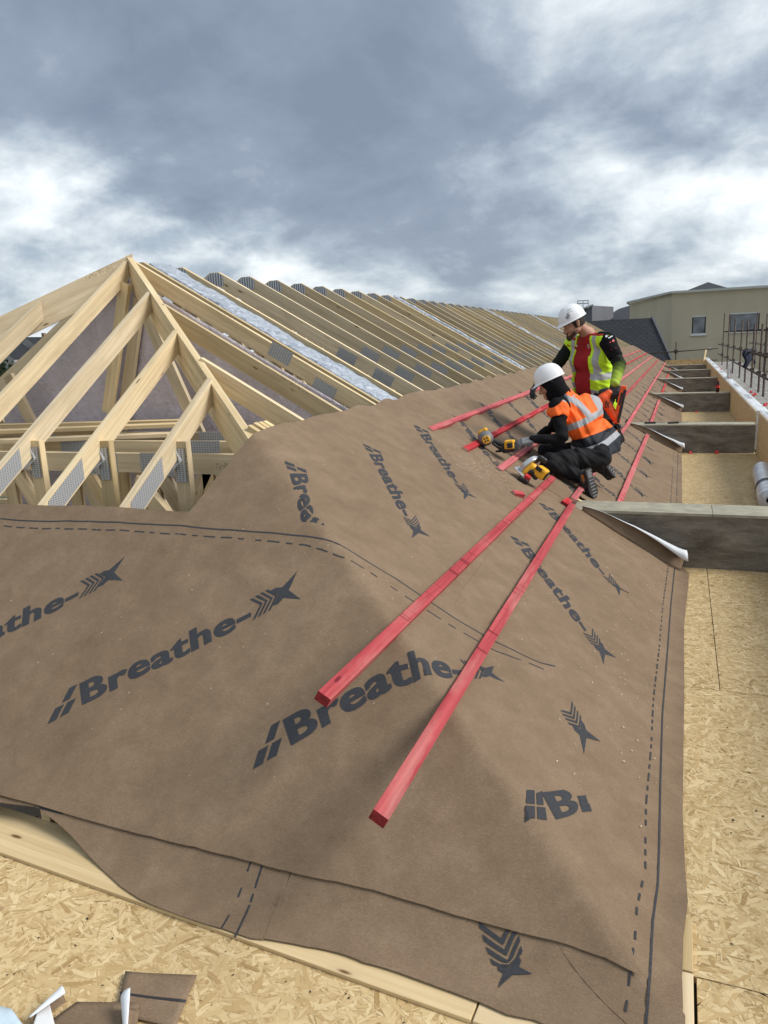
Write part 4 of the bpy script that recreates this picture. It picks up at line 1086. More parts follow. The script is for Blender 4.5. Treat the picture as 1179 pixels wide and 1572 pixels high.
# ------------------------------------------------------------------ buildings beyond
def bld_mat(name, c):
    t = NT(name, .9, 0, .2); v = t.coord(); a = t.noise(t.map(v, (1, 1, .3)), .5, 5, .6); b = t.noise(v, 30, 3); t.col(t.ramp(t.m('ADD', t.m('MULTIPLY', a, .8), t.m('MULTIPLY', b, .2)), [(.3, tuple(x*.82 for x in c)), (.65, c)])).bump(b, .2, .01); return t.mat
M_CREAM = bld_mat('cream_render', (.58, .505, .375)); M_COPING = bld_mat('grey_coping', (.55, .55, .52))
def slate_mat():
    t = NT('slate_tiles', .55, 0, .4); v = t.coord('UV'); br = t.n('ShaderNodeTexBrick'); t.l(v, br.inputs[0]); br.inputs['Scale'].default_value = 1
    br.inputs['Brick Width'].default_value = .33; br.inputs['Row Height'].default_value = .22; br.inputs['Mortar Size'].default_value = .03
    br.inputs['Color1'].default_value = (.016, .017, .021, 1); br.inputs['Color2'].default_value = (.027, .029, .034, 1); br.inputs['Mortar'].default_value = (.005, .005, .007, 1)
    t.col(br.outputs[0]).bump(br.outputs[1], -.6, .03); return t.mat
M_SLATE = slate_mat()
def glass_mat():
    t = NT('window_glass', .12, 0, .8); v = t.coord(); t.col(t.ramp(t.noise(v, 1.6, 3), [(.35, (.03, .04, .055)), (.7, (.16, .19, .22))])); return t.mat
M_GLASS = glass_mat(); M_FRAME = plain('white_window_frame', (.62, .63, .62), .5)
def cream_building():
    root = empty('cream_building', (-.57, 50, -9), label='cream rendered flat roofed building with a cut corner and two white framed windows', cat='building')
    O = Vector((-.57, 50, -9)); zt = 2.42+9
    C = [Vector((0, 0, 0)), Vector((14, 0, 0)), Vector((14, 16, 0)), Vector((-3.1, 16, 0)), Vector((-3.1, 10.6, 0))]
    wins = [((.579+.57, -.07), (1.34+.57, 1.04)), ((2.648+.57, -.01), (4.236+.57, 1.08))]
    mb = MB()
    # front wall pierced by the windows
    xs_ = sorted({0, 14, *[w[0][0] for w in wins], *[w[1][0] for w in wins]}); 
    for a, b in zip(xs_, xs_[1:]):
        wn = [w for w in wins if abs(w[0][0]-a) < 1e-6]
        segs = [(0, zt)] if not wn else [(0, wn[0][0][1]+9), (wn[0][1][1]+9, zt)]
        for z0, z1 in segs: mb.face([(a, 0, z0), (b, 0, z0), (b, 0, z1), (a, 0, z1)])
    for w_ in wins:                           # reveals
        (xa, za), (xb, zb) = w_; za += 9; zb += 9
        for p, q in (((xa, za), (xb, za)), ((xb, za), (xb, zb)), ((xb, zb), (xa, zb)), ((xa, zb), (xa, za))): mb.face([(p[0], 0, p[1]), (q[0], 0, q[1]), (q[0], .18, q[1]), (p[0], .18, p[1])])
    for i in range(1, 5):
        a, b = C[i], C[(i+1) % 5]; mb.face([a, b, b+Vector((0, 0, zt)), a+Vector((0, 0, zt))])
    mb.face([c+Vector((0, 0, zt-.02)) for c in C]); mb.build('wall', M_CREAM, root)
    mb = MB()
    ring = [Vector((-.05, -.14, 0)), Vector((14.1, -.14, 0)), Vector((14.1, 16.1, 0)), Vector((-3.24, 16.1, 0)), Vector((-3.24, 10.5, 0))]
    for i in range(5):
        a, b = ring[i], ring[(i+1) % 5]; mb.beam(a+Vector((0, 0, zt+.06)), b+Vector((0, 0, zt+.06)), .2, .13)
    mb.build('coping', M_COPING, root)
    for k, ((xa, za), (xb, zb)) in enumerate(wins):
        za += 9; zb += 9; mb = MB(); f = .07
        for a, b in (((xa, za), (xb, za)), ((xb, za), (xb, zb)), ((xb, zb), (xa, zb)), ((xa, zb), (xa, za))):
            ax, az = a; bx, bz = b
            if az == bz: mb.beam((ax, .05, az+(f/2 if az == za else -f/2)), (bx, .05, bz+(f/2 if az == za else -f/2)), .09, f)
            else: mb.beam((ax+(-f/2 if ax == xb else f/2), .05, az+(f if az < bz else -f)), (bx+(-f/2 if ax == xb else f/2), .05, bz-(f if az < bz else -f)), .09, f)
        mid = xa+(xb-xa)*(.70 if k == 0 else .45); mb.beam((mid, .05, za+f), (mid, .05, zb-f), .08, f)
        fr = mb.build('window', M_FRAME, root)
        mb = MB(); mb.face([(xa+f*.8, .09, za+f*.8), (xb-f*.8, .09, za+f*.8), (xb-f*.8, .09, zb-f*.8), (xa+f*.8, .09, zb-f*.8)]); mb.build('pane', M_GLASS, fr)
        mb = MB(); mb.box((xa-.08, -.09, za-.07), (xb+.08, .02, za-.004)); mb.build('sill', M_FRAME, fr)
    mb = MB(); mb.box((2.1, -.06, 9-.98), (2.28, -.002, 9-.84)); mb.build('wall_vent', M_FRAME, root)
    return root
cream_building()
def slate_roof(name, quads, label, base=None):
    root = empty(name, quads[0][0], label=label, cat='roof'); O = Vector(quads[0][0])
    mb = MB()
    for q in quads:
        P = [Vector(p) for p in q]; u = Vector((P[1].x-P[0].x, P[1].y-P[0].y, 0)).normalized(); nrm = (P[1]-P[0]).cross(P[-1]-P[0]).normalized(); v = nrm.cross(u)
        mb.face([p-O for p in P], [((p-P[0]).dot(u), (p-P[0]).dot(v)) for p in P])
    mb.build('slates', M_SLATE, root, weld=False)
    if base:
        mb = MB()
        for a, b in base: a = Vector(a); b = Vector(b); mb.face([a-O, b-O, Vector((b.x, b.y, -9))-O, Vector((a.x, a.y, -9))-O])
        mb.build('wall', M_SDARK, root, weld=False)
M_SDARK = bld_mat('dark_render', (.16, .165, .18))
e0, e1, r0, r1 = onY(860, 560, 43), onY(1031, 556, 43), onY(880, 492, 46.5), onY(1000, 488, 46.5)
e0.z = e1.z; r0.z = r1.z
slate_roof('slate_roof', [(e0, e1, r1, r0)], 'dark slate roof slope with a raking right edge in front of the cream building', [(e0, e1), (e1, r1)])
mb = MB(); mb.beam(e1+Vector((.03, -.02, .03)), r1+Vector((.03, 0, .05)), .1, .12); tag(mb.build('verge_trim', plain('verge_grey', (.08, .085, .095), .6)), 'grey verge trim along the raking edge of the dark slate roof', 'roof trim')
# pyramid roof above the cream building
ap = onY(1087, 433, 58); c = [onY(1036, 450, 54), onY(1124, 446, 54)]; zb = 2.5
A0, A1 = Vector((c[0].x, 54, zb)), Vector((c[1].x+.4, 54, zb)); B0, B1 = A0+Vector((0, 8, 0)), A1+Vector((0, 8, 0))
slate_roof('pyramid_roof', [(A0, A1, ap), (A1, B1, ap), (B1, B0, ap), (B0, A0, ap)], 'low dark slate pyramid roof rising above the cream building', [(A0, A1), (B0, A0), (A1, B1)])
# grey gable wedge with handrail behind the standing worker's helmet, low roofs beyond
root = empty('grey_stair_block', (0, 0, 0), label='grey stair block with a slanting top and a handrail, between helmet and dark roof', cat='building')
def P58(px, py, y=62): return onY(px, py, y)
mb = MB(); q = [P58(880, 560), P58(909, 560), P58(909, 469), P58(880, 481)]; 
mb.face(q); mb.face([q[1], q[1]+Vector((1.2, 5, 0)), q[2]+Vector((1.2, 5, 0)), q[2]]); mb.face([q[3], q[2], q[2]+Vector((1.2, 5, 0)), q[3]+Vector((1.2, 5, 0))])
mb.face([Vector((q[0].x, 62, -9)), Vector((q[1].x, 62, -9)), q[1], q[0]]); mb.build('wall', M_SDARK, root, weld=False)
mb = MB(); mb.beam(q[3]+Vector((0, -.05, .05)), q[2]+Vector((.1, -.05, .05)), .3, .12); mb.build('coping', M_COPING, root)
for (a, b) in (((886, 462), (904, 461)), ((886, 466), (904, 465.5)), ((895, 461), (895, 476)), ((903, 461), (903, 473)), ((887, 462), (887, 480))):
    mb = MB(); mb.tube(P58(*a, 61.5), P58(*b, 61.5), .035, n=6); mb.build('handrail', M_SILV, root)
slate_roof('low_roof', [(P58(921, 492, 66), P58(975, 490, 66), P58(970, 468, 72), P58(950, 474, 72))], 'pale grey low roof rising behind the dark slates to the cream wall', [(P58(921, 492, 66), P58(975, 490, 66))])
0 and slate_roof('low_roof', [(P58(820, 520, 90), P58(935, 515, 90), P58(930, 487, 100), P58(830, 489, 100))], 'long low grey roof far behind the worker at the end of the rafters', [(P58(820, 520, 90), P58(935, 515, 90))])
# ------------------------------------------------------------------ houses and trees seen through the rafters at left
def far_house(px, py, y, w_, h_, label):
    b = onY(px, py, y); b.z = -9; top = onY(px, py, y).z; root = empty('far_house', b, label=label, cat='house')
    H = top+9; mb = MB(); mb.box((-w_/2, 0, 0), (w_/2, 8, H-h_)); 
    mb.face([(-w_/2, -.01, H-h_), (w_/2, -.01, H-h_), (0, -.01, H)]); mb.build('wall', bld_mat('grey_render', (.38, .37, .36)), root)
    mb = MB(); mb.face([(-w_/2-.3, -.3, H-h_-.2), (0, -.3, H+.1), (0, 8.3, H+.1), (-w_/2-.3, 8.3, H-h_-.2)], [(0, 0), (0, 4), (8, 4), (8, 0)]); mb.face([(w_/2+.3, -.3, H-h_-.2), (w_/2+.3, 8.3, H-h_-.2), (0, 8.3, H+.1), (0, -.3, H+.1)], [(0, 0), (8, 0), (8, 4), (0, 4)])
    mb.build('roof', M_SLATE, root)
    mb = MB(); mb.box((w_*.2, 3, H-.6), (w_*.2+.8, 3.8, H+1.0)); mb.build('chimney', bld_mat('chimney', (.3, .2, .15)), root)
    for dx in (-w_*.25, w_*.1):
        for dz in (H-h_-1.9, H-h_-4.6):
            mb = MB(); mb.box((dx, -.06, dz), (dx+1.0, -.02, dz+1.3)); fr = mb.build('window', M_FRAME, root)
            mb = MB(); mb.face([(dx+.1, -.065, dz+.1), (dx+.9, -.065, dz+.1), (dx+.9, -.065, dz+1.2), (dx+.1, -.065, dz+1.2)]); mb.build('pane', M_GLASS, fr)
far_house(40, 518, 150, 11, 4.0, 'grey gabled house beyond the trees, seen between rafters at the left edge')
far_house(-8, 528, 140, 11, 3.6, 'second grey house farther left behind the trees')
far_house(72, 524, 165, 10, 3.4, 'farthest grey house behind the rafters on the left')
def leaf_mat():
    t = NT('leaves_dark', .8, 0, .2); v = t.coord(); t.col(t.ramp(t.noise(v, .9, 4), [(.35, (.018, .028, .014)), (.65, (.045, .06, .028))])); return t.mat
M_LEAF = leaf_mat(); M_BARK = plain('bark', (.06, .045, .035), .9)
def tree(px, py, y, r, label):
    b = onY(px, py, y); H = b.z+9; root = empty('tree', (b.x, y, -9), label=label, cat='tree', group='trees beyond the roof')
    rs = random.Random(int(px*7+y)); mb = MB(); mb.tube((0, 0, 0), (0, 0, H*.6), .28, .12, 8)
    for i in range(7): a = rs.uniform(0, 2*PI); mb.tube((0, 0, H*(.35+.04*i)), (math.cos(a)*r*.7, math.sin(a)*r*.7, H*(.6+.04*i)), .09, .03, 5)
    mb.build('trunk', M_BARK, root)
    mb = MB(); cl = [(Vector((rs.gauss(0, .45)*r, rs.gauss(0, .45)*r, H-r*rs.uniform(.1, 1.9))), r*rs.uniform(.25, .45)) for _ in range(26)]
    for c, cr_ in cl:
        for _ in range(95):
            d = Vector((rs.gauss(0, 1), rs.gauss(0, 1), rs.gauss(0, 1))).normalized()*cr_*rs.uniform(.5, 1); p = c+d; u = Vector((rs.gauss(0, 1), rs.gauss(0, 1), rs.gauss(0, 1))).normalized(); v = u.orthogonal().normalized(); s = rs.uniform(.10, .22)
            mb.face([p-u*s, p+v*s*.6, p+u*s, p-v*s*.6])
    mb.build('crown', M_LEAF, root, weld=False)
tree(8, 552, 44, 3.2, 'dark bushy tree just beyond the left hip, nearest the houses')
tree(34, 566, 50, 3.0, 'lower dark tree right of the first, below the grey gabled house')
tree(-30, 548, 47, 3.4, 'dark tree at the far left outside the rafters')
tree(62, 570, 56, 2.8, 'smaller dark tree right of the others, mostly behind the rafters')

# ------------------------------------------------------------------ distance-field modelling of bodies and clothes
def rcone(P, a, b, ra, rb):
    a = np.array(a, float); b = np.array(b, float); d = b-a; L2 = max((d*d).sum(), 1e-12)
    t = np.clip(((P-a)@d)/L2, 0, 1); q = a+t[..., None]*d
    return np.sqrt(((P-q)**2).sum(-1))-(ra+(rb-ra)*t)
def ell(P, c, r, M=None):
    q = P-np.array(c, float)
    if M is not None: q = q@np.array(M, float)     # columns = axes
    r = np.array(r, float); k = np.sqrt(((q/r)**2).sum(-1)); return (k-1)*r.min()*.6+ (k-1)*r.mean()*.4
def smin_np(a, b, k):
    if k <= 0: return np.minimum(a, b)
    h = np.clip(.5+.5*(b-a)/k, 0, 1); return b*(1-h)+a*h-k*h*(1-h)
def surface_nets(F, o, h):
    nx, ny, nz = F.shape; ins = F < 0
    idx = np.full((nx-1, ny-1, nz-1), -1, np.int64)
    c = [ins[i:nx-1+i, j:ny-1+j, k:nz-1+k] for i in (0, 1) for j in (0, 1) for k in (0, 1)]
    sm = sum(x.astype(np.int8) for x in c); act = (sm > 0) & (sm < 8); I = np.argwhere(act); idx[act] = np.arange(len(I))
    acc = np.zeros((len(I), 3)); cnt = np.zeros(len(I)); cor = [(i, j, k) for i in (0, 1) for j in (0, 1) for k in (0, 1)]
    for p in cor:
        for ax in range(3):
            if p[ax]: continue
            q = list(p); q[ax] = 1
            a = F[I[:, 0]+p[0], I[:, 1]+p[1], I[:, 2]+p[2]]; b = F[I[:, 0]+q[0], I[:, 1]+q[1], I[:, 2]+q[2]]
            m = (a < 0) != (b < 0); t = np.where(m, a/np.where(m, a-b, 1), 0)
            pt = np.tile(np.array(p, float), (len(I), 1)); pt[:, ax] += t; acc[m] += pt[m]; cnt[m] += 1
    V = (I+acc/cnt[:, None])*h+o; Q = []
    for ax in range(3):
        u, v = [(1, 2), (2, 0), (0, 1)][ax]; s0 = [slice(None)]*3; s1 = [slice(None)]*3; s0[ax] = slice(0, -1); s1[ax] = slice(1, None)
        a, b = ins[tuple(s0)], ins[tuple(s1)]; E_ = np.argwhere(a != b); E_ = E_[(E_[:, u] > 0) & (E_[:, v] > 0) & (E_[:, u] < F.shape[u]-1) & (E_[:, v] < F.shape[v]-1)]
        if not len(E_): continue
        def g(du, dv): e = E_.copy(); e[:, u] -= du; e[:, v] -= dv; return idx[e[:, 0], e[:, 1], e[:, 2]]
        q = np.stack([g(1, 1), g(0, 1), g(0, 0), g(1, 0)], 1); fl = a[E_[:, 0], E_[:, 1], E_[:, 2]]; q[~fl] = q[~fl][:, ::-1]; Q.append(q)
    return V, np.concatenate(Q)
def fold(P, amp, f=22.0, dirn=(0.3, 0.2, 1)):
    d = np.array(dirn, float); d /= np.linalg.norm(d); s = P@d
    w1 = np.sin(P[..., 0]*9+P[..., 1]*7)+np.sin(P[..., 1]*13-P[..., 2]*6+1)*.7
    return amp*(np.sin(s*f+w1*1.9)*.6+np.sin(s*f*1.9+w1*3.1+2)*.4)
def grid(lo, hi, h):
    lo = np.array(lo)-2.5*h; hi = np.array(hi)+2.5*h; ax = [np.arange(lo[i], hi[i], h) for i in range(3)]
    return np.stack(np.meshgrid(*ax, indexing='ij'), -1), lo
def field(P, prims, k=.03):
    d = None
    for pr in prims:
        kk = pr[4] if len(pr) > 4 and not isinstance(pr[0], str) else k
        if isinstance(pr[0], str): e = ell(P, *pr[1:4]) if len(pr) > 3 else ell(P, pr[1], pr[2])
        else: e = rcone(P, *pr[:4])
        d = e if d is None else smin_np(d, e, kk)
    return d
def bounds(prims, grow=0):
    lo = np.full(3, 1e9); hi = -lo
    for pr in prims:
        if isinstance(pr[0], str): c = np.array(pr[1], float); r = max(pr[2]); lo = np.minimum(lo, c-r); hi = np.maximum(hi, c+r)
        else:
            for p, r in ((pr[0], pr[2]), (pr[1], pr[3])): p = np.array(p, float); lo = np.minimum(lo, p-r); hi = np.maximum(hi, p+r)
    return lo-grow, hi+grow
def sdf_obj(name, prims, h, mats, parent=None, k=.03, cut=None, mod=None, attrs=None, grow=0.0, box=None, smooth=True):
    lo, hi = bounds(prims, grow+.01) if box is None else box
    P, o = grid(lo, hi, h); D = field(P, prims, k)-grow
    if mod: D = mod(P, D)
    if cut:
        for c in cut: D = np.maximum(D, c(P))
    V, Q = surface_nets(D, o, h)
    org = np.array(parent.location) if parent else np.zeros(3)
    me = bpy.data.meshes.new(name); me.from_pydata((V-org).tolist(), [], Q.tolist())
    if attrs:
        for an, fn in attrs.items(): me.attributes.new(an, 'FLOAT', 'POINT').data.foreach_set('value', fn(V).astype(np.float32))
    for m_ in (mats if isinstance(mats, (list, tuple)) else [mats]): me.materials.append(m_)
    me.polygons.foreach_set('use_smooth', [smooth]*len(me.polygons)); me.update()
    ob = bpy.data.objects.new(name, me); COL.objects.link(ob)
    if parent: ob.parent = parent
    return ob
def frame(fwd, up):
    f = Vector(fwd).normalized(); u = Vector(up); u = (u-f*u.dot(f)).normalized(); s = f.cross(u)     # s = the figure's right hand side
    return f, s, u
def vest_mat(name, c, stripe=(.42, .42, .43), dark=None):
    t = NT(name, .7, 0, .3); band = t.n('ShaderNodeAttribute', attribute_name='band').outputs['Fac']; v = t.coord()
    f = t.noise(v, 26, 4, .6); base = t.ramp(f, [(.3, tuple(x*.88 for x in c)), (.7, c)])
    if dark:
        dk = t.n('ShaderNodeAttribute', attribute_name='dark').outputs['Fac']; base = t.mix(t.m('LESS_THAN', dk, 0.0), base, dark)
    t.col(t.mix(t.m('LESS_THAN', band, 0.0), base, stripe)).bump(f, .2, .004); return t.mat
def hand_prims(w_, d, n_, ln=.185, curl=.5, spread=.25, thumb_side=1, sc=1.0):
    """palm and five fingers; w_ wrist, d pointing direction, n_ back-of-hand normal"""
    w_ = Vector(w_); d = Vector(d).normalized(); n_ = Vector(n_); n_ = (n_-d*n_.dot(d)).normalized(); s = d.cross(n_)*thumb_side; P = []
    pl = ln*.50*sc
    for i in range(4):
        o = (-.030+.020*i)*sc; P.append((w_+s*o*.6+d*.01, w_+s*o+d*pl, .017*sc, .0135*sc, .012))
    for i, fl in enumerate((.062, .078, .084, .074)):
        o = (-.030+.020*i)*sc; a = w_+s*o+d*pl; dd = (d+s*spread*(i-1.5)*.25).normalized(); ang = curl*(.55+.1*(3-i))
        for j, seg in enumerate((.45, .31, .24)):
            ang_t = ang*(j+1)*.75; dr = (dd*math.cos(ang_t)-n_*math.sin(ang_t)).normalized(); b = a+dr*fl*seg*sc*1.05
            P.append((a, b, (.0108-.0012*j)*sc, (.0098-.0012*j)*sc, .004)); a = b
    a = w_+s*.026*sc+d*.028*sc; b = a+(s*.75+d*.75-n_*.35).normalized()*.044*sc; c = b+(s*.25+d*.9-n_*(.3+curl*.4)).normalized()*.034*sc
    P += [(a, b, .0145*sc, .0115*sc, .010), (b, c, .0112*sc, .0085*sc, .005)]
    return P
def head_prims(c, f, s, u):
    """c is the centre of the skull; f face forward, s right, u up"""
    M = np.array([list(s), list(f), list(u)]).T
    P = [('e', c, (.073, .090, .095), M)]
    X = lambda a, b, d_: c+s*a+f*b+u*d_
    P += [(X(0, .045, -.055), X(0, .072, -.088), .052, .030, .03), (X(-.045, .01, -.06), X(0, .066, -.098), .026, .020, .02), (X(.045, .01, -.06), X(0, .066, -.098), .026, .020, .02),
          (X(0, .088, -.004), X(0, .112, -.042), .010, .0145, .012), (X(-.010, .098, -.044), X(.010, .098, -.044), .010, .010, .008),
          (X(-.032, .082, .012), X(.032, .082, .012), .013, .013, .014), (X(-.018, .090, -.068), X(.018, .090, -.068), .0075, .0075, .008), (X(-.016, .088, -.078), X(.016, .088, -.078), .0085, .0085, .008),
          (X(-.042, .068, -.035), X(-.030, .078, -.045), .020, .014, .02), (X(.042, .068, -.035), X(.030, .078, -.045), .020, .014, .02)]
    for sg in (-1, 1): P += [(X(sg*.078, -.006, .010), X(sg*.080, -.002, -.030), .014, .010, .008), (X(sg*.084, -.014, .012), X(sg*.082, -.010, -.020), .010, .007, .006)]
    return P
def helmet(root, c, f, s, u, tilt=0, logo=True, badge=True):
    org = Vector(root.location); c = c-org+u*.032
    def pt(th, ph, k=1.0):
        # th around (0 = front), ph 0 rim .. pi/2 top
        cx_, sx_ = math.cos(th), math.sin(th); cp, sp = math.cos(ph), math.sin(ph)
        ry = .128; rx = .100; rz = .124
        x = rx*sx_*cp**.82*k; y = ry*cx_*cp**.82*k; z = rz*sp*k
        z += .007*math.exp(-(x/.022)**2)*sp*(1 if ph > .25 else 0)+.004*math.exp(-((abs(x)-.055)/.012)**2)*sp
        return c+s*x+f*y+u*z
    mb = MB(); nt_, np_ = 56, 20; G = []
    for i in range(nt_):
        th = 2*PI*i/nt_; row = []
        fr = max(0, math.cos(th)); brim = .007+.034*fr**3
        p0 = pt(th, 0); out = (p0-c).normalized()
        for q in (1.0, .66, .33): row.append(p0+out*brim*q-u*(.010*q+.010*q*fr**3))
        for j in range(np_): row.append(pt(th, (PI/2-.02)*j/(np_-1)))
        G.append(row)
    for i in range(nt_):
        a, b = G[i], G[(i+1) % nt_]
        for j in range(len(a)-1): mb.face([a[j], b[j], b[j+1], a[j+1]])
    mb.face([g[-1] for g in G])
    o = mb.build('hard_hat', M_HAT, root, smooth=True, fixn=True); sm = o.modifiers.new('s', 'SOLIDIFY'); sm.thickness = .003; sm.offset = -1
    # rain channel, headband and chin slots as children
    mb = MB(); mb.lathe([(.080, 0), (.082, .03), (.078, .03)], (0, 0, 0), u, 24); 
    mb.v = [tuple(c+s*(Vector(v).dot(s)*1.02)+f*(Vector(v).dot(f)*1.25)+u*(Vector(v).dot(u)-.022)) for v in mb.v]; mb.build('headband', M_HATDK, o, smooth=True)
    for sg in ((-1, 1) if badge else ()):
        mb = MB()
        for k in range(5):
            th = sg*(1.15+.10*k); a = pt(th, .62, 1.004); b = pt(th, .90, 1.004); e = (a-c).cross(b-a).normalized()*.0032; mb.face([a-e, a+e, b+e, b-e])
        mb.build('vent_slots', M_HATDK, o)
    if badge:
        mb = MB()
        for sg in (-1, 1):
            c0 = pt(sg*1.05, .42, 1.02); nn = (c0-c).normalized(); t1 = u.cross(nn).normalized(); t2 = nn.cross(t1)
            for k in range(-3, 4):
                w_ = math.sqrt(max(0, 1-(k/3.6)**2))*.024; q = c0+t2*k*.0075; mb.face([q-t1*w_-t2*.0022, q+t1*w_-t2*.0022, q+t1*w_+t2*.0022, q-t1*w_+t2*.0022])
        mb.build('badge', M_HATDK, o)
    return o
def legs_prims(hip, knee, ank, thick=1.0):
    return [(hip, knee, .088*thick, .062*thick, .03), (knee, ank, .060*thick, .044*thick, .02)]
def boot(root, ank, toe_dir, sole_n, name='boot', mats=None, h=.0045):
    """ankle, direction to the toe, direction out of the sole"""
    a = Vector(ank); d = Vector(toe_dir).normalized(); n_ = Vector(sole_n).normalized(); n_ = (n_-d*n_.dot(d)).normalized(); s = d.cross(n_)
    up = [(a-n_*.05, a+n_*.02, .050, .048, .02), (a+n_*.03-d*.03, a+n_*.045+d*.05, .042, .040, .03), (a+n_*.045+d*.05, a+n_*.055+d*.15, .040, .034, .03)]
    A_ = np.array(a+n_*.088); N_ = np.array(n_)
    o = sdf_obj(name, up, h, M_BOOT, root, cut=[lambda P: (P-A_)@N_], attrs={'band': lambda V: np.abs(((V-np.array(a))@np.array(d))-.0)-.016})
    mb = MB(); mb2 = []
    ol = [(-.075, .028), (-.06, .038), (-.02, .036), (.03, .034), (.09, .046), (.14, .045), (.175, .025), (.185, 0)]
    ol = ol+[(x, -y) for x, y in ol[::-1][1:]]; org = Vector(root.location)
    def q(x, y, z): return a+d*x+s*y+n_*z-org
    A1 = [q(x, y, .080) for x, y in ol]; B1 = [q(x*1.01, y*1.02, .106) for x, y in ol]; m_ = len(ol)
    mb.face(A1); mb.face(B1[::-1])
    for i in range(m_): j = (i+1) % m_; mb.face([A1[j], A1[i], B1[i], B1[j]])
    mb.build('sole', M_SOLE, o, fixn=True)
    mb = MB()
    for xx in np.arange(-.06, .17, .028): mb.beam(q(xx, -.026, .108), q(xx, .026, .108), .011, .006, n_)
    mb.face([q(-.062, -.02, .1075), q(-.01, -.022, .1075), q(-.01, .022, .1075), q(-.062, .02, .1075)]); mb.build('tread', M_GREYPL, o)
    mb = MB(); mb.beam(q(-.035, -.038, .06), q(.03, -.038, .05), .03, .012, s); mb.beam(q(-.035, .038, .06), q(.03, .038, .05), .03, .012, s); mb.build('orange_patch', M_ORSOLE, o, bevel=.004)
    return o
def boot_mat():
    t = NT('boot', .7, 0, .3); v = t.coord(); f = t.noise(v, 30, 4); b = t.n('ShaderNodeAttribute', attribute_name='band').outputs['Fac']
    t.col(t.mix(t.m('LESS_THAN', b, 0.0), t.ramp(f, [(.35, (.014, .014, .015)), (.7, (.07, .07, .068))]), (.10, .095, .09))); return t.mat
M_BOOT = boot_mat(); M_SOLE = plain('boot_sole', (.03, .03, .03), .8); M_ORSOLE = plain('orange_sole', (.55, .17, .02), .6)
def ribbon(root, mat, name, pts, w_, n_):
    pass

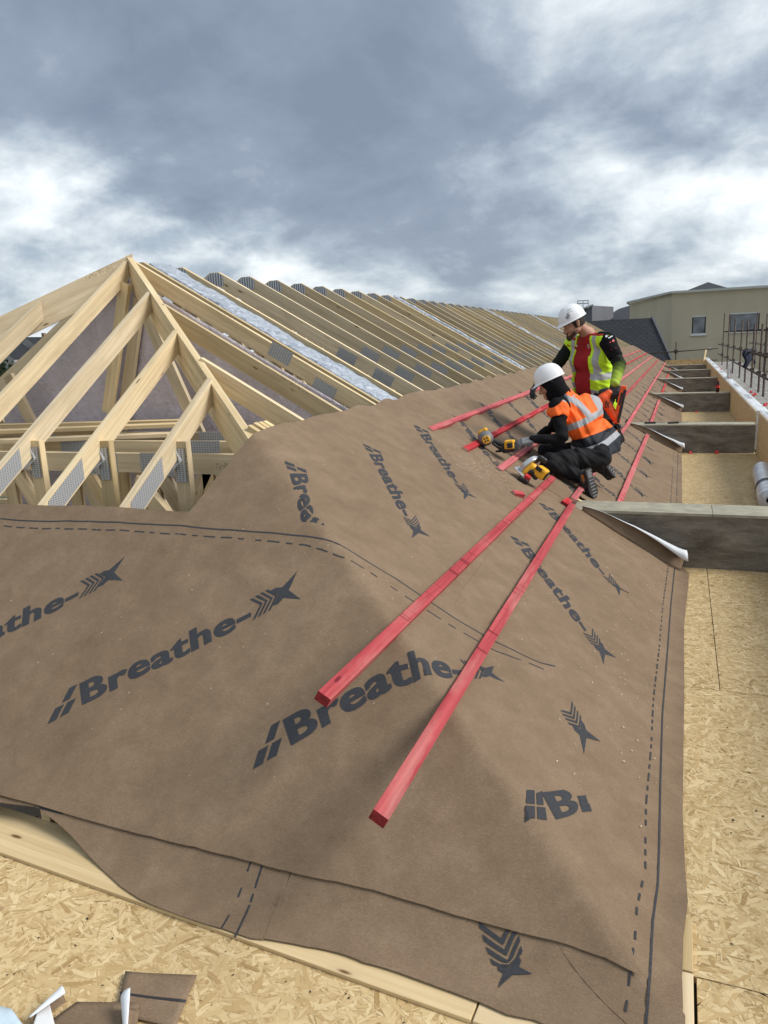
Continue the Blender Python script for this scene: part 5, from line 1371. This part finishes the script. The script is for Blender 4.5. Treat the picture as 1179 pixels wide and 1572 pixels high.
# =================== kneeling worker in the orange vest
def worker_orange():
    J = lambda px, py, y: onY(px, py, y)
    pel = J(915, 690, 6.72); che = J(890, 640, 6.62); nec = J(861, 603, 6.52); hd = J(846, 588, 6.46)
    sN = J(857, 630, 6.36); eN = J(863, 672, 6.22); wN = J(818, 675, 6.16)
    sF = J(868, 618, 6.80); eF = J(850, 655, 6.80); wF = J(828, 668, 6.62)
    hN = J(917, 700, 6.58); kN = J(845, 709, 6.30); aN = J(892, 733, 6.42)
    hF = J(915, 694, 6.86); kF = J(838, 694, 6.80); aF = J(912, 716, 6.86)
    root = empty('person', (0, 0, 0), label='kneeling worker in orange vest and white helmet reaching for the yellow nailer', cat='person')
    f, s, u = frame((-.90, -.16, -.38), (-.25, 0, 1))
    # spine frame
    ax = (nec-pel).normalized(); back = Vector((.55, -.45, .5)); back = (back-ax*back.dot(ax)).normalized(); lat = ax.cross(back)
    tor = [(pel-lat*.085, pel+lat*.085, .115, .115, .04), (pel+ax*.12-lat*.075+back*.015, pel+ax*.12+lat*.075+back*.015, .122, .122, .05), (che-lat*.10+back*.02, che+lat*.10+back*.02, .122, .122, .05),
           (sN*.82+nec*.18, sF*.82+nec*.18, .080, .080, .05), (nec-ax*.10+back*.01, nec-ax*.03, .085, .060, .05)]
    arms = [(sN, eN, .052, .042, .03), (eN, wN, .040, .028, .015), (sF, eF, .052, .042, .03), (eF, wF, .040, .028, .015)]
    legs = legs_prims(hN, kN, aN)+legs_prims(hF, kF, aF)
    body = [(p[0], p[1], p[2]*.88, p[3]*.88, p[4]) for p in tor+arms+legs]+[(nec-ax*.05, hd-f*.02, .052, .05, .03)]
    head = head_prims(hd, f, s, u)
    def merge(name, objs):
        b = bmesh.new()
        for o in objs: b.from_mesh(o.data); me = o.data; bpy.data.objects.remove(o)
        m_ = bpy.data.meshes.new(name); b.to_mesh(m_); b.free(); m_.materials.append(M_SKIN); m_.polygons.foreach_set('use_smooth', [True]*len(m_.polygons)); o = bpy.data.objects.new(name, m_); COL.objects.link(o); o.parent = root; return o
    merge('body', [sdf_obj('a', body, .011, M_SKIN), sdf_obj('b', head, .0042, M_SKIN)])
    helmet(root, hd+u*.005, f, s, u, badge=False)
    # balaclava: hood over head and neck, open at the face
    fn, un, hn = np.array(f), np.array(u), np.array(hd)
    hood = [('e', hd+u*.0-f*.006, (.094, .100, .104), np.array([list(s), list(f), list(u)]).T), (hd-u*.05-f*.02, nec-ax*.02, .080, .082, .04), (hd+f*.03-u*.10, nec+f*.04-ax*.02, .055, .07, .04)]
    def facehole(P):
        q = P-hn; a = q@fn; b = q@un; sd = q@np.array(s)
        return .0-(np.sqrt((sd/.062)**2+((b+.028)/.050)**2)-1)*.05 if False else -np.maximum(np.sqrt((sd/.060)**2+((b+.030)/.046)**2)*.05-.05, .045-a)
    hb = sdf_obj('balaclava', hood, .0055, M_BLACK, root, cut=[lambda P: facehole(P)])
    # black top with sleeves
    sl = [(sN, eN, .060, .049, .03), (eN, wN, .047, .034, .012), (sF, eF, .060, .049, .03), (eF, wF, .047, .034, .012)]+[(p[0], p[1], p[2]+.006, p[3]+.006, p[4]) for p in tor]
    sdf_obj('jumper', sl, .0085, M_BLACK, root, mod=lambda P, D: D+fold(P, .0065, 55, (.5, .1, .6)))
    tr = legs_prims(hN, kN, aN, 1.22)+legs_prims(hF, kF, aF, 1.22)+[(hN, hF, .115, .115, .04), (pel-lat*.07+ax*.02, pel+lat*.07+ax*.02, .115, .115, .04)]
    sdf_obj('trousers', tr, .0075, M_BLACKT, root, mod=lambda P, D: D+fold(P, .009, 40, (.7, .1, .5))+fold(P, .004, 90, (.2, .6, .5)))
    # vest
    pn, an, ln_, bn = (np.array(v) for v in (pel, ax, lat, back)); Lt = (nec-pel).length
    vt = [(p[0], p[1], p[2]+.020, p[3]+.020, p[4]+.01) for p in tor]+[(nec-ax*.05, nec+ax*.015, .088, .074, .03), (pel-lat*.10-ax*.02+back*.01, pel+lat*.10-ax*.02+back*.01, .165, .165, .05)]
    vt[3] = (sN*.93+nec*.07, sF*.93+nec*.07, .086, .086, .05); vt.append((sN, sN+(eN-sN)*.16, .080, .072, .03)); vt.append((sF, sF+(eF-sF)*.16, .080, .072, .03))
    armN = lambda P: .066-rcone(P, sN+(sN-sF)*.06+(eN-sN)*.22, eN, .0, .0) if False else None
    def hole(sh, el): 
        a = np.array(sh+(el-sh)*.42); b = np.array(sh+(el-sh)*1.2)
        return lambda P: .070-rcone(P, a, b, 0, 0)
    def A(V): return ((V-pn)@an)/Lt
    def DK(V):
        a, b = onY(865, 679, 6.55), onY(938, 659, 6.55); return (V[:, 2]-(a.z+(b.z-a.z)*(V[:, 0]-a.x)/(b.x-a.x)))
    def B(V):
        best = np.full(len(V), 9.0)
        for pl, hw in ((((852, 606), (868, 607), (884, 614), (905, 634)), .022), (((893, 590), (903, 600), (914, 616), (923, 630)), .022), (((850, 668), (868, 657), (896, 647), (928, 630), (945, 616)), .027), (((862, 683), (880, 690), (906, 689), (930, 681), (952, 665)), .026)):
            q = [onY(a, b, 6.55) for a, b in pl]
            for p0, p1 in zip(q, q[1:]):
                e = np.array((p1.x-p0.x, p1.z-p0.z)); w0 = V[:, [0, 2]]-np.array((p0.x, p0.z)); tt_ = np.clip((w0@e)/(e@e), 0, 1); best = np.minimum(best, np.linalg.norm(w0-tt_[:, None]*e, axis=1)-hw)
        return best
    o = sdf_obj('hi_vis_vest', vt, .0065, M_VORANGE, root, k=.04, cut=[hole(sN, eN), hole(sF, eF), lambda P: (onY(910, 700, 6.6).z-P[..., 2])+.10*(P[..., 0]-pel.x), lambda P: ((P-pn)@an)-Lt*1.0+.0],
            mod=lambda P, D: D+fold(P, .0095, 30, (.25, .1, 1))+fold(P, .004, 75, (.8, .1, .4))+.004*np.sin(P[..., 0]*60+P[..., 2]*25), attrs={'band': B, 'dark': DK})
    # blurred printed marks between the braces and on the collar
    bv = BVHTree.FromObject(o, bpy.context.evaluated_depsgraph_get())
    mb = MB()
    for k in range(5):
        px, py = 881+5.2*k, 607-1.9*k
        for (dx, dy, w_, h_) in ((0, 0, 3.6, 1.1), (0, 2.4, 3.2, .9), (-.6, 1.2, 1.0, 3.2)):
            q = []
            for sx, sy in ((-.5, -.5), (.5, -.5), (.5, .5), (-.5, .5)):
                r = ray(px+dx+w_*sx, py+dy+h_*sy-sx*w_*.35); h = bv.ray_cast(Vector((0, 0, 0)), r)
                if h[0]: q.append(h[0]-r*.003)
            if len(q) == 4: mb.face(q)
    if mb.f: mb.build('printed_mark', plain('grey_print', (.50, .42, .42), .7), o)
    mb = MB()
    for k in range(3):
        px, py = 867.5+2.6*k, 589.5-1.3*k
        for (dx, dy, w_, h_) in ((0, 0, 1.9, .8), (0, 2.6, 1.9, .8), (-.7, 1.3, .7, 2.6)):
            q = []
            for sx, sy in ((-.5, -.5), (.5, -.5), (.5, .5), (-.5, .5)):
                r = ray(px+dx+w_*sx, py+dy+h_*sy-sx*w_*.35); h = bv.ray_cast(Vector((0, 0, 0)), r)
                if h[0]: q.append(h[0]-r*.003)
            if len(q) == 4: mb.face(q)
    if mb.f: mb.build('collar_mark', M_BLKPL, o)
    # gloves
    dN = (wN-eN).normalized(); up_ = Vector((0, -.45, .9))
    sdf_obj('glove', hand_prims(wN-dN*.01, dN+Vector((-.1, 0, -.12)), up_, curl=.75, thumb_side=1), .0036, M_GLOVEL, root, k=.006)
    dF = (wF-eF).normalized(); sdf_obj('glove', hand_prims(wF-dF*.01, dF+Vector((-.2, -.1, -.1)), Vector((0, -.3, .95)), curl=.5, thumb_side=-1), .0036, M_GLOVEL, root, k=.006)
    boot(root, aN, Vector((.25, .10, -1)), Vector((1, -.75, .1))); boot(root, aF, Vector((.55, .15, -.8)), Vector((.9, -.2, .6)))
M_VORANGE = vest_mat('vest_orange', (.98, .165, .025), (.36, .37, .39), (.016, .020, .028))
worker_orange()

# =================== worker in the yellow vest behind him
def sleeve_mat():
    t = NT('gradient_sleeve', .8, 0, .2); a = t.n('ShaderNodeAttribute', attribute_name='grad').outputs['Fac']; n_ = t.noise(t.coord(), 90, 3)
    t.col(t.ramp(t.m('ADD', a, t.m('MULTIPLY', t.m('SUBTRACT', n_, .5), .08)), [(0, (.008, .009, .008)), (.48, (.010, .013, .008)), (.66, (.075, .115, .018)), (.85, (.30, .42, .05)), (1, (.36, .48, .06))])); return t.mat
M_SLEEVE = sleeve_mat()
def worker_yellow():
    J = lambda px, py, y: onY(px, py, y)
    pel = J(913, 603, 7.42); che = J(907, 552, 7.38); nec = J(904, 510, 7.32); hd = J(881, 496, 7.22)
    sL = J(932, 523, 7.18); eL = J(951, 560, 7.12); wL = J(944, 588, 6.98)
    sR = J(877, 530, 7.50); eR = J(853, 563, 7.42); wR = J(826, 586, 7.08)
    hL = J(926, 612, 7.32); kL = J(918, 655, 7.02); aL = J(936, 668, 7.42)
    hR = J(902, 610, 7.52); kR = J(878, 646, 7.25); aR = J(902, 660, 7.7)
    root = empty('person', (0, 0, 0), label='worker in yellow vest and red shirt kneeling behind with an orange nail gun', cat='person')
    f, s, u = frame((-.80, -.42, -.40), (-.12, -.08, 1))
    ax = (nec-pel).normalized(); lat = (sL-sR); lat = (lat-ax*lat.dot(ax)).normalized(); fr = lat.cross(ax)
    if fr.y > 0: fr = -fr
    tor = [(pel-lat*.085, pel+lat*.085, .108, .108, .04), (pel+ax*.13-lat*.08, pel+ax*.13+lat*.08, .116, .116, .05), (che-lat*.09, che+lat*.09, .112, .112, .05), (sR*.85+nec*.15, sL*.85+nec*.15, .066, .066, .05), (nec-ax*.08, nec, .075, .055, .04)]
    arms = [(sL, eL, .052, .042, .03), (eL, wL, .041, .029, .015), (sR, eR, .052, .042, .03), (eR, wR, .040, .029, .015)]
    legs = legs_prims(hL, kL, aL)+legs_prims(hR, kR, aR)
    body = [(p[0], p[1], p[2]*.88, p[3]*.88, p[4]) for p in tor+arms+legs]+[(nec-ax*.03, hd-f*.02-u*.02, .056, .054, .03)]
    def merge(name, objs):
        b = bmesh.new()
        for o in objs: b.from_mesh(o.data); bpy.data.objects.remove(o)
        m_ = bpy.data.meshes.new(name); b.to_mesh(m_); b.free(); m_.materials.append(M_SKIN); m_.polygons.foreach_set('use_smooth', [True]*len(m_.polygons)); o = bpy.data.objects.new(name, m_); COL.objects.link(o); o.parent = root; return o
    merge('body', [sdf_obj('a', body, .011, M_SKIN), sdf_obj('b', head_prims(hd, f, s, u), .0040, M_SKIN)])
    helmet(root, hd+u*.012, f, s, u)
    M3 = np.array([list(s), list(f), list(u)]).T; hn, fn, un = np.array(hd), np.array(f), np.array(u)
    sdf_obj('hair', [('e', hd-f*.004+u*.004, (.081, .100, .102), M3)], .0045, M_HAIR, root, cut=[lambda P: (P-hn)@fn-.035-.25*((P-hn)@un), lambda P: -((P-hn)@un)-.045+.35*np.maximum(0, (P-hn)@fn)])
    X = lambda a, b, d_: hd+s*a+f*b+u*d_
    sdf_obj('beard', [(X(-.052, .045, -.075), X(0, .090, -.108), .018, .020, .02), (X(.052, .045, -.075), X(0, .090, -.108), .018, .020, .02), (X(-.020, .099, -.060), X(.020, .099, -.060), .006, .006, .006), (X(0, .088, -.10), X(0, .094, -.09), .022, .018, .02)], .0036, M_BEARD, root)
    for sg in (-1, 1):
        mb = MB(); mb.beam(X(sg*.018, .096, .016), X(sg*.045, .082, .018), .006, .006); mb.build('eyebrow', M_HAIR, root)
        mb = MB(); mb.lathe([(0, 0), (.008, .002), (.010, .006), (.006, .012), (0, .013)], X(sg*.030, .078, -.006), f, 10); mb.build('eye', M_EYE, root, smooth=True)
    # red shirt
    sdf_obj('shirt', [(p[0], p[1], p[2]+.008, p[3]+.008, p[4]) for p in tor], .0075, M_RSHIRT, root, cut=[lambda P: -((P-np.array(pel))@np.array(ax))+.02, lambda P: (P-np.array(nec))@np.array(ax)+.005-.3*((P-np.array(nec))@np.array(-fr))*0], mod=lambda P, D: D+fold(P, .005, 34, (.1, .1, 1)))
    # sleeves with a black to green gradient
    def gr(a, b, c):
        a, b, c = map(np.array, (a, b, c)); L1 = np.linalg.norm(b-a); L2 = np.linalg.norm(c-b)
        def g(V):
            t1 = np.clip(((V-a)@(b-a))/L1**2, 0, 1); t2 = np.clip(((V-b)@(c-b))/L2**2, 0, 1); d1 = np.linalg.norm(V-(a+t1[:, None]*(b-a)), axis=1); d2 = np.linalg.norm(V-(b+t2[:, None]*(c-b)), axis=1)
            return np.where(d1 < d2, t1*L1, L1+t2*L2)/(L1+L2)
        return g
    sdf_obj('sleeve', [(sL, eL, .066, .056, .03), (eL, wL, .056, .041, .012), (sL, sL+(nec-sL)*.3, .058, .06, .02)], .0065, M_SLEEVE, root, mod=lambda P, D: D+fold(P, .003, 70, (.3, .1, .8)), attrs={'grad': gr(sL, eL, wL)})
    sdf_obj('sleeve', [(sR, eR, .066, .056, .03), (eR, wR, .054, .040, .012), (sR, sR+(nec-sR)*.3, .058, .06, .02)], .0065, M_SLEEVE, root, mod=lambda P, D: D+fold(P, .003, 70, (.3, .1, .8)), attrs={'grad': gr(sR, eR, wR)})
    # short black shirt sleeves with printed marks
    so1 = sdf_obj('shirt_sleeve', [(sL, sL+(eL-sL)*.72, .074, .066, .03), (sL, sL+(nec-sL)*.3, .064, .06, .02)], .006, M_BLACK, root, cut=[lambda P: (P-np.array(sL+(eL-sL)*.70))@np.array((eL-sL).normalized())], mod=lambda P, D: D+fold(P, .003, 50))
    bv = BVHTree.FromObject(so1, bpy.context.evaluated_depsgraph_get())
    mb = MB(); mr = MB()
    def quadmark(m_, px, py, w_, h_):
        q = []
        for sx, sy in ((-.5, -.5), (.5, -.5), (.5, .5), (-.5, .5)):
            r = ray(px+w_*sx+sy*h_*.2, py+h_*sy-sx*w_*.4); h = bv.ray_cast(Vector((0, 0, 0)), r)
            if h[0]: q.append(h[0]-r*.0025)
        if len(q) == 4: m_.face(q)
    for px, py, w_, h_ in ((931, 516, 3.2, 3), (935.5, 511.5, 3, 2.4), (936, 518, 4.5, 1.5), (938.6, 516.4, 3.5, 1.6)): quadmark(mb, px, py, w_, h_)
    for px, py, w_, h_ in ((939, 524.5, 6, 1.6), (941.5, 523, 3, 3), (942, 535, 8, 1.1)): quadmark(mr, px, py, w_, h_)
    if mb.f: mb.build('printed_mark', M_WHITE, so1)
    if mr.f: mr.build('printed_mark', M_REDPL, so1)
    # vest, open at the front
    pn, an, ln_, fn_ = (np.array(v) for v in (pel, ax, lat, fr)); Lt = (nec-pel).length
    vt = [(p[0], p[1], p[2]+.022, p[3]+.022, p[4]+.01) for p in tor]; vt[3] = (sR*.90+nec*.10, sL*.90+nec*.10, .080, .080, .05); vt.append((pel-lat*.09-ax*.06, pel+lat*.10-ax*.08, .130, .138, .04))
    def hole(sh, el):
        a = np.array(sh+(el-sh)*.25); b = np.array(sh+(el-sh)*1.3); return lambda P: .068-rcone(P, a, b, 0, 0)
    def front(P):
        l_ = (P-pn)@ln_; t = ((P-pn)@an)/Lt; fw = (P-pn)@fn_
        half = np.interp(t, [-.2, 0, .4, .8, 1.0, 1.2], [.125, .118, .112, .095, .075, .07]); ctr = np.interp(t, [-.2, .3, 1], [-.03, -.025, 0.0])
        return np.minimum(half-np.abs(l_-ctr), fw-.01)
    def B(V):
        l_ = (V-pn)@ln_; t = ((V-pn)@an)/Lt
        b1 = np.abs(t-.38+.35*l_)-.048; b2 = np.abs(t-.12+.35*l_)-.045
        br = np.maximum(np.abs(np.abs(l_)-.150+.03*(t-.5))-.024, .38-t-.0)
        return np.minimum(np.minimum(b1, b2), br)
    sdf_obj('hi_vis_vest', vt, .0062, M_VYEL, root, k=.04, cut=[hole(sL, eL), hole(sR, eR), front, lambda P: -((P-pn)@an)-.16, lambda P: ((P-pn)@an)-Lt*.97+.0],
            mod=lambda P, D: D+fold(P, .0085, 26, (.9, .1, .35))+fold(P, .0035, 70, (.3, .1, .9)), attrs={'band': B})
    sbv = [o for o in COL.objects if o.name.startswith('shirt') and o.parent == root and 'sleeve' not in o.name][0]
    bv = BVHTree.FromObject(sbv, bpy.context.evaluated_depsgraph_get()); mb = MB()
    for px, py, w_, h_ in ((903, 529.5, 3.8, 1.0), (903.5, 532, 4, .9), (904, 534.3, 3, .8), (885.5, 531, 1.5, 3)): quadmark(mb, px, py, w_, h_)
    if mb.f: mb.build('printed_mark', M_WHITE, sbv)
    tr = legs_prims(hL, kL, aL, 1.18)+legs_prims(hR, kR, aR, 1.18)+[(hL, hR, .105, .105, .04), (pel-lat*.06, pel+lat*.06, .108, .108, .04)]
    sdf_obj('trousers', tr, .0075, M_BLACKT, root, mod=lambda P, D: D+fold(P, .009, 40, (.7, .1, .5))+fold(P, .004, 90, (.2, .6, .5)))
    mb = MB(); c = J(934, 652, 7.0); mb.beam(c+Vector((0, 0, .06)), c+Vector((.0, 0, -.09)), .09, .07, (0, 1, 0)); mb.build('tool_pouch', M_BLKPL, root, bevel=.015)
    dL = (wL-eL).normalized(); sdf_obj('glove', hand_prims(wL-dL*.01, Vector((-.10, -.15, -1)), Vector((.15, -.95, .15)), curl=.9, thumb_side=-1, sc=1.12), .0036, M_GLOVE, root, k=.006)
    dR = (wR-eR).normalized(); sdf_obj('glove', hand_prims(wR-dR*.01, Vector((-.45, -.3, -.75)), Vector((-.6, -.4, .55)), curl=.9, thumb_side=1, sc=1.05), .0036, M_GLOVE, root, k=.006)
    boot(root, aL, Vector((.2, .6, -.7)), Vector((.6, .4, .5)), h=.006); boot(root, aR, Vector((.2, .6, -.7)), Vector((.6, .4, .5)), h=.006)
M_VYEL = vest_mat('vest_yellow', (.60, .92, .03), (.40, .41, .42)); M_RSHIRT = plain('red_shirt', (.34, .012, .016), .85, var=.15, sc=9)
M_BEARD = plain('beard', (.060, .034, .022), .9, var=.3, sc=200); M_EYE = plain('eye_white', (.30, .26, .24), .3)
worker_yellow()

# ------------------------------------------------------------------ tools
def tool_frame(px, py, y, right, up):
    """local frame for a tool: origin on the scene, x right, z up, y away"""
    o = onY(px, py, y); r = Vector(right).normalized(); u = Vector(up); u = (u-r*u.dot(r)).normalized(); b = u.cross(r)
    return o, r, b, u
def nailer():
    o = onS(748, 676, MZ+.09); root = empty('cordless_nailer', o, label='yellow and black cordless nailer with a round grey head lying across a batten', cat='nailer')
    k = o.length/F_PX*1.02; X = _Xv(); 
    def P(px, py, d=0): return onY(px, py, o.y+d)-o
    def pb(name, prims, m_, parent=root, h=.0042, **kw): return sdf_obj(name, [(a+o, b+o, ra, rb, kk) for a, b, ra, rb, kk in prims], h, m_, root, **kw)
    pb('motor_housing', [(P(746, 673, -.03), P(744, 670, .06), .060, .058, .01)], M_GREYPL)
    d = P(746, 676, -.10)-P(745, 672, .05)
    mb = MB(); c = P(746.5, 675, -.092); nn = Vector((.1, -1, .15)).normalized()
    mb.lathe([(0, .004), (.030, .004), (.034, 0), (.034, -.012)], c, nn, 20); mb.build('yellow_disc', M_YELPL, root, smooth=False)
    mb = MB(); q = nn.orthogonal().normalized(); r = nn.cross(q)
    for i in range(4): a = i*PI/2+.4; mb.beam(c+nn*.006+(q*math.cos(a)+r*math.sin(a))*.008, c+nn*.006+(q*math.cos(a)+r*math.sin(a))*.024, .009, .003, nn)
    mb.build('vent', M_BLKPL, root)
    pb('nose_guard', [(P(738, 664, 0), P(745, 660, 0), .018, .020, .01), (P(738, 664, 0), P(736.5, 671, 0), .018, .014, .01)], M_YELPL)
    pb('handle', [(P(757, 677), P(769, 682), .019, .017, .01), (P(769, 682), P(776, 685), .017, .021, .01)], M_BLKPL)
    pb('magazine', [(P(757, 681, -.02), P(771, 691, -.02), .012, .012, .01), (P(762, 693, -.02), P(772, 692, -.02), .009, .010, .01)], M_BLKPL)
    mb = MB(); a = P(780, 678, -.02); b = P(783, 694, -.02); mb.beam(a, b, .11, .085, (0, 1, 0)); mb.build('battery', M_BLKPL, root, bevel=.014)
    mb = MB(); mb.beam(P(782, 675.5, -.035), P(783, 689, -.035), .080, .075, (0, 1, 0)); mb.build('yellow_shell', M_YELPL, root, bevel=.012)
    mb = MB(); mb.beam(P(782, 680, -.10), P(783, 687.5, -.10), .040, .03, (0, 1, 0)); mb.build('battery_latch', M_BLKPL, root, bevel=.004)
def _Xv(): return Vector((1, 0, 0))
def saw():
    o = onS(822, 732, MZ+.10); root = empty('circular_saw', o, label='yellow cordless circular saw with silver guard standing on a batten by the knee', cat='saw')
    def P(px, py, d=0): return onY(px, py, o.y+d)-o
    def pb(name, prims, m_, h=.0042, **kw): return sdf_obj(name, [(a+o, b+o, ra, rb, kk) for a, b, ra, rb, kk in prims], h, m_, root, **kw)
    c = P(812, 715, .02); ax = Vector((-.62, .30, .55)).normalized()
    mb = MB(); mb.lathe([(0, .022), (.05, .022), (.090, .016), (.098, .004), (.098, -.022), (.085, -.026), (0, -.026)], c, ax, 36)
    mb.build('blade_guard', M_SILV, root, smooth=False, bevel=.003)
    mb = MB(); mb.lathe([(0, -.0275), (.030, -.0275), (.03, -.034), (0, -.034)], c, ax, 20); mb.build('blade_washer', M_BLKPL, root)
    mb = MB(); nn = Vector((.35, -.45, .82)).normalized(); mb.beam(P(797, 716, -.02), P(812, 733, -.06), .13, .006, ax); mb.build('base_plate', M_SILV, root, bevel=.002)
    mb = MB(); mb.beam(P(823, 720, -.03), P(839, 731, -.05), .088, .088, (0, 1, 0)); mb.build('motor_housing', M_YELPL, root, bevel=.020)
    mb = MB(); mb.beam(P(838, 730, -.05), P(840, 731.5, -.05), .07, .07, (0, 1, 0)); mb.build('motor_cap', M_BLKPL, root, bevel=.012)
    mb = MB(); mb.beam(P(823, 717, -.085), P(831, 723, -.095), .03, .012, (0, 1, 0)); mb.build('vent', M_BLKPL, root)
    pb('gear_case', [(P(808, 722, -.04), P(818, 718, -.03), .030, .036, .01), (P(806, 725, -.05), P(812, 727, -.05), .022, .022, .01)], M_YELPL)
    pb('handle', [(P(808, 729, -.06), P(817, 725, -.07), .017, .016, .01), (P(817, 712, -.0), P(830, 703, .0), .016, .018, .01), (P(830, 703, .0), P(836, 707, 0), .020, .022, .01), (P(816, 725, -.06), P(822, 733, -.06), .022, .02, .01)], M_BLKPL)
    mb = MB(); mb.beam(P(797, 734, -.08), P(811, 741, -.08), .085, .07, Vector((-.3, -.2, 1))); mb.build('battery', M_BLKPL, root, bevel=.010)
    mb = MB(); mb.beam(P(805, 731, -.10), P(813, 736, -.10), .035, .05, Vector((-.3, -.2, 1))); mb.build('battery_stripe', M_REDPL, root, bevel=.004)
    for k in range(4):
        mb = MB(); mb.beam(P(838+.0*k, 718+3*k, -.085), P(829, 731-2*k, -.098), .002, .004) if k == 9 else None
def nail_gun():
    o = onY(943, 625, 6.86); root = empty('nail_gun', o, label='orange cordless nail gun with black magazine held by the yellow vested worker', cat='nail gun')
    def P(px, py, d=0): return onY(px, py, o.y+d)-o
    def pb(name, prims, m_, h=.0042, **kw): return sdf_obj(name, [(a+o, b+o, ra, rb, kk) for a, b, ra, rb, kk in prims], h, m_, root, **kw)
    pb('body', [(P(926, 612), P(944, 640), .044, .036, .02), (P(934, 604, .02), P(926, 612), .036, .044, .02), (P(944, 640), P(948, 646), .034, .026, .01)], M_ORPL)
    pb('battery', [(P(924, 602, .03), P(932, 600, .03), .030, .028, .01)], M_BLKPL)
    pb('handle', [(P(941, 606, .01), P(952, 604, .01), .019, .019, .01), (P(952, 604, .01), P(956, 596, .01), .018, .020, .01)], M_BLKPL)
    mb = MB(); mb.beam(P(958, 592, .0), P(945.5, 650, .0), .050, .052, (0, 1, 0)); mb.build('magazine', M_ORPL, root, bevel=.008)
    mb = MB(); mb.beam(P(960, 598, -.004), P(949, 648, -.004), .022, .062, (0, 1, 0)); mb.build('nail_strip', M_BLKPL, root, bevel=.003)
    mb = MB(); mb.beam(P(955, 603, -.026), P(950, 622, -.026), .014, .012, (0, 1, 0)); mb.build('dark_slot', M_BLKPL, root)
    pb('nose', [(P(944, 645), P(951, 655), .020, .010, .01), (P(950, 652), P(953.5, 657), .010, .006, .01)], M_BLKPL)
    mb = MB()
    for (a, b) in (((929, 622), (931, 615)), ((931, 615), (933, 622)), ((934, 622), (936, 615)), ((928, 625), (936, 624))): mb.beam(P(*a, -.045), P(*b, -.045), .006, .012, (0, 1, 0))
    mb.build('printed_mark', M_BLKPL, root)
nailer(); saw(); nail_gun()
# sawdust and chips on the membrane
def dust():
    rs = random.Random(5); mb = MB()
    def chip(x, y, s, mt):
        a = rs.uniform(0, PI); z = Sz(x, y)+.0125; c, s_ = math.cos(a)*s, math.sin(a)*s; k = rs.uniform(.2, .6)
        pts = [(-1, 0), (0, -k), (1, 0), (0, k)]; mb.face([(x+p*c-q*s_, y+p*s_+q*c, Sz(x+p*c-q*s_, y+p*s_+q*c)+.0125) for p, q in pts], None, mt)
    for _ in range(1500):
        x = rs.gauss(-1.33, .16); y = 5.3+abs(rs.gauss(0, .45))-.25
        if x < -.5: chip(x, y, rs.uniform(.0015, .005), rs.choice((0, 0, 0, 0, 0, 1)))
    for _ in range(260): chip(rs.uniform(-1.9, .0), rs.uniform(2.6, 12), rs.uniform(.002, .006), 0)
    for _ in range(120): chip(rs.gauss(-.2, .12), rs.uniform(2.4, 5.6), rs.uniform(.002, .006), 0)
    for _ in range(60): chip(rs.uniform(-3, -.8), rs.uniform(1.95, 3), rs.uniform(.002, .005), 0)
    for _ in range(420):
        x, y = rs.choice(((rs.uniform(-2.5, .1), rs.uniform(.8, 1.55)), (rs.uniform(.1, .9), rs.uniform(1.9, 5.8)), (rs.uniform(.1, 1.0), rs.uniform(6.2, 11.8))))
        a = rs.uniform(0, PI); s_ = rs.uniform(.002, .007); k = rs.uniform(.15, .8); c_, d_ = math.cos(a)*s_, math.sin(a)*s_
        mb.face([(x+p*c_-q*d_, y+p*d_+q*c_, DECK+.0028) for p, q in ((-1, 0), (0, -k), (1, 0), (0, k))], None, rs.choice((2, 2, 2, 0)))
    tag(mb.build('sawdust', [plain('wood_chip', (.60, .50, .38), .9), plain('red_chip', (.5, .08, .09), .9), plain('dark_speck', (.03, .022, .015), .9)], weld=False), kind='stuff')
dust()
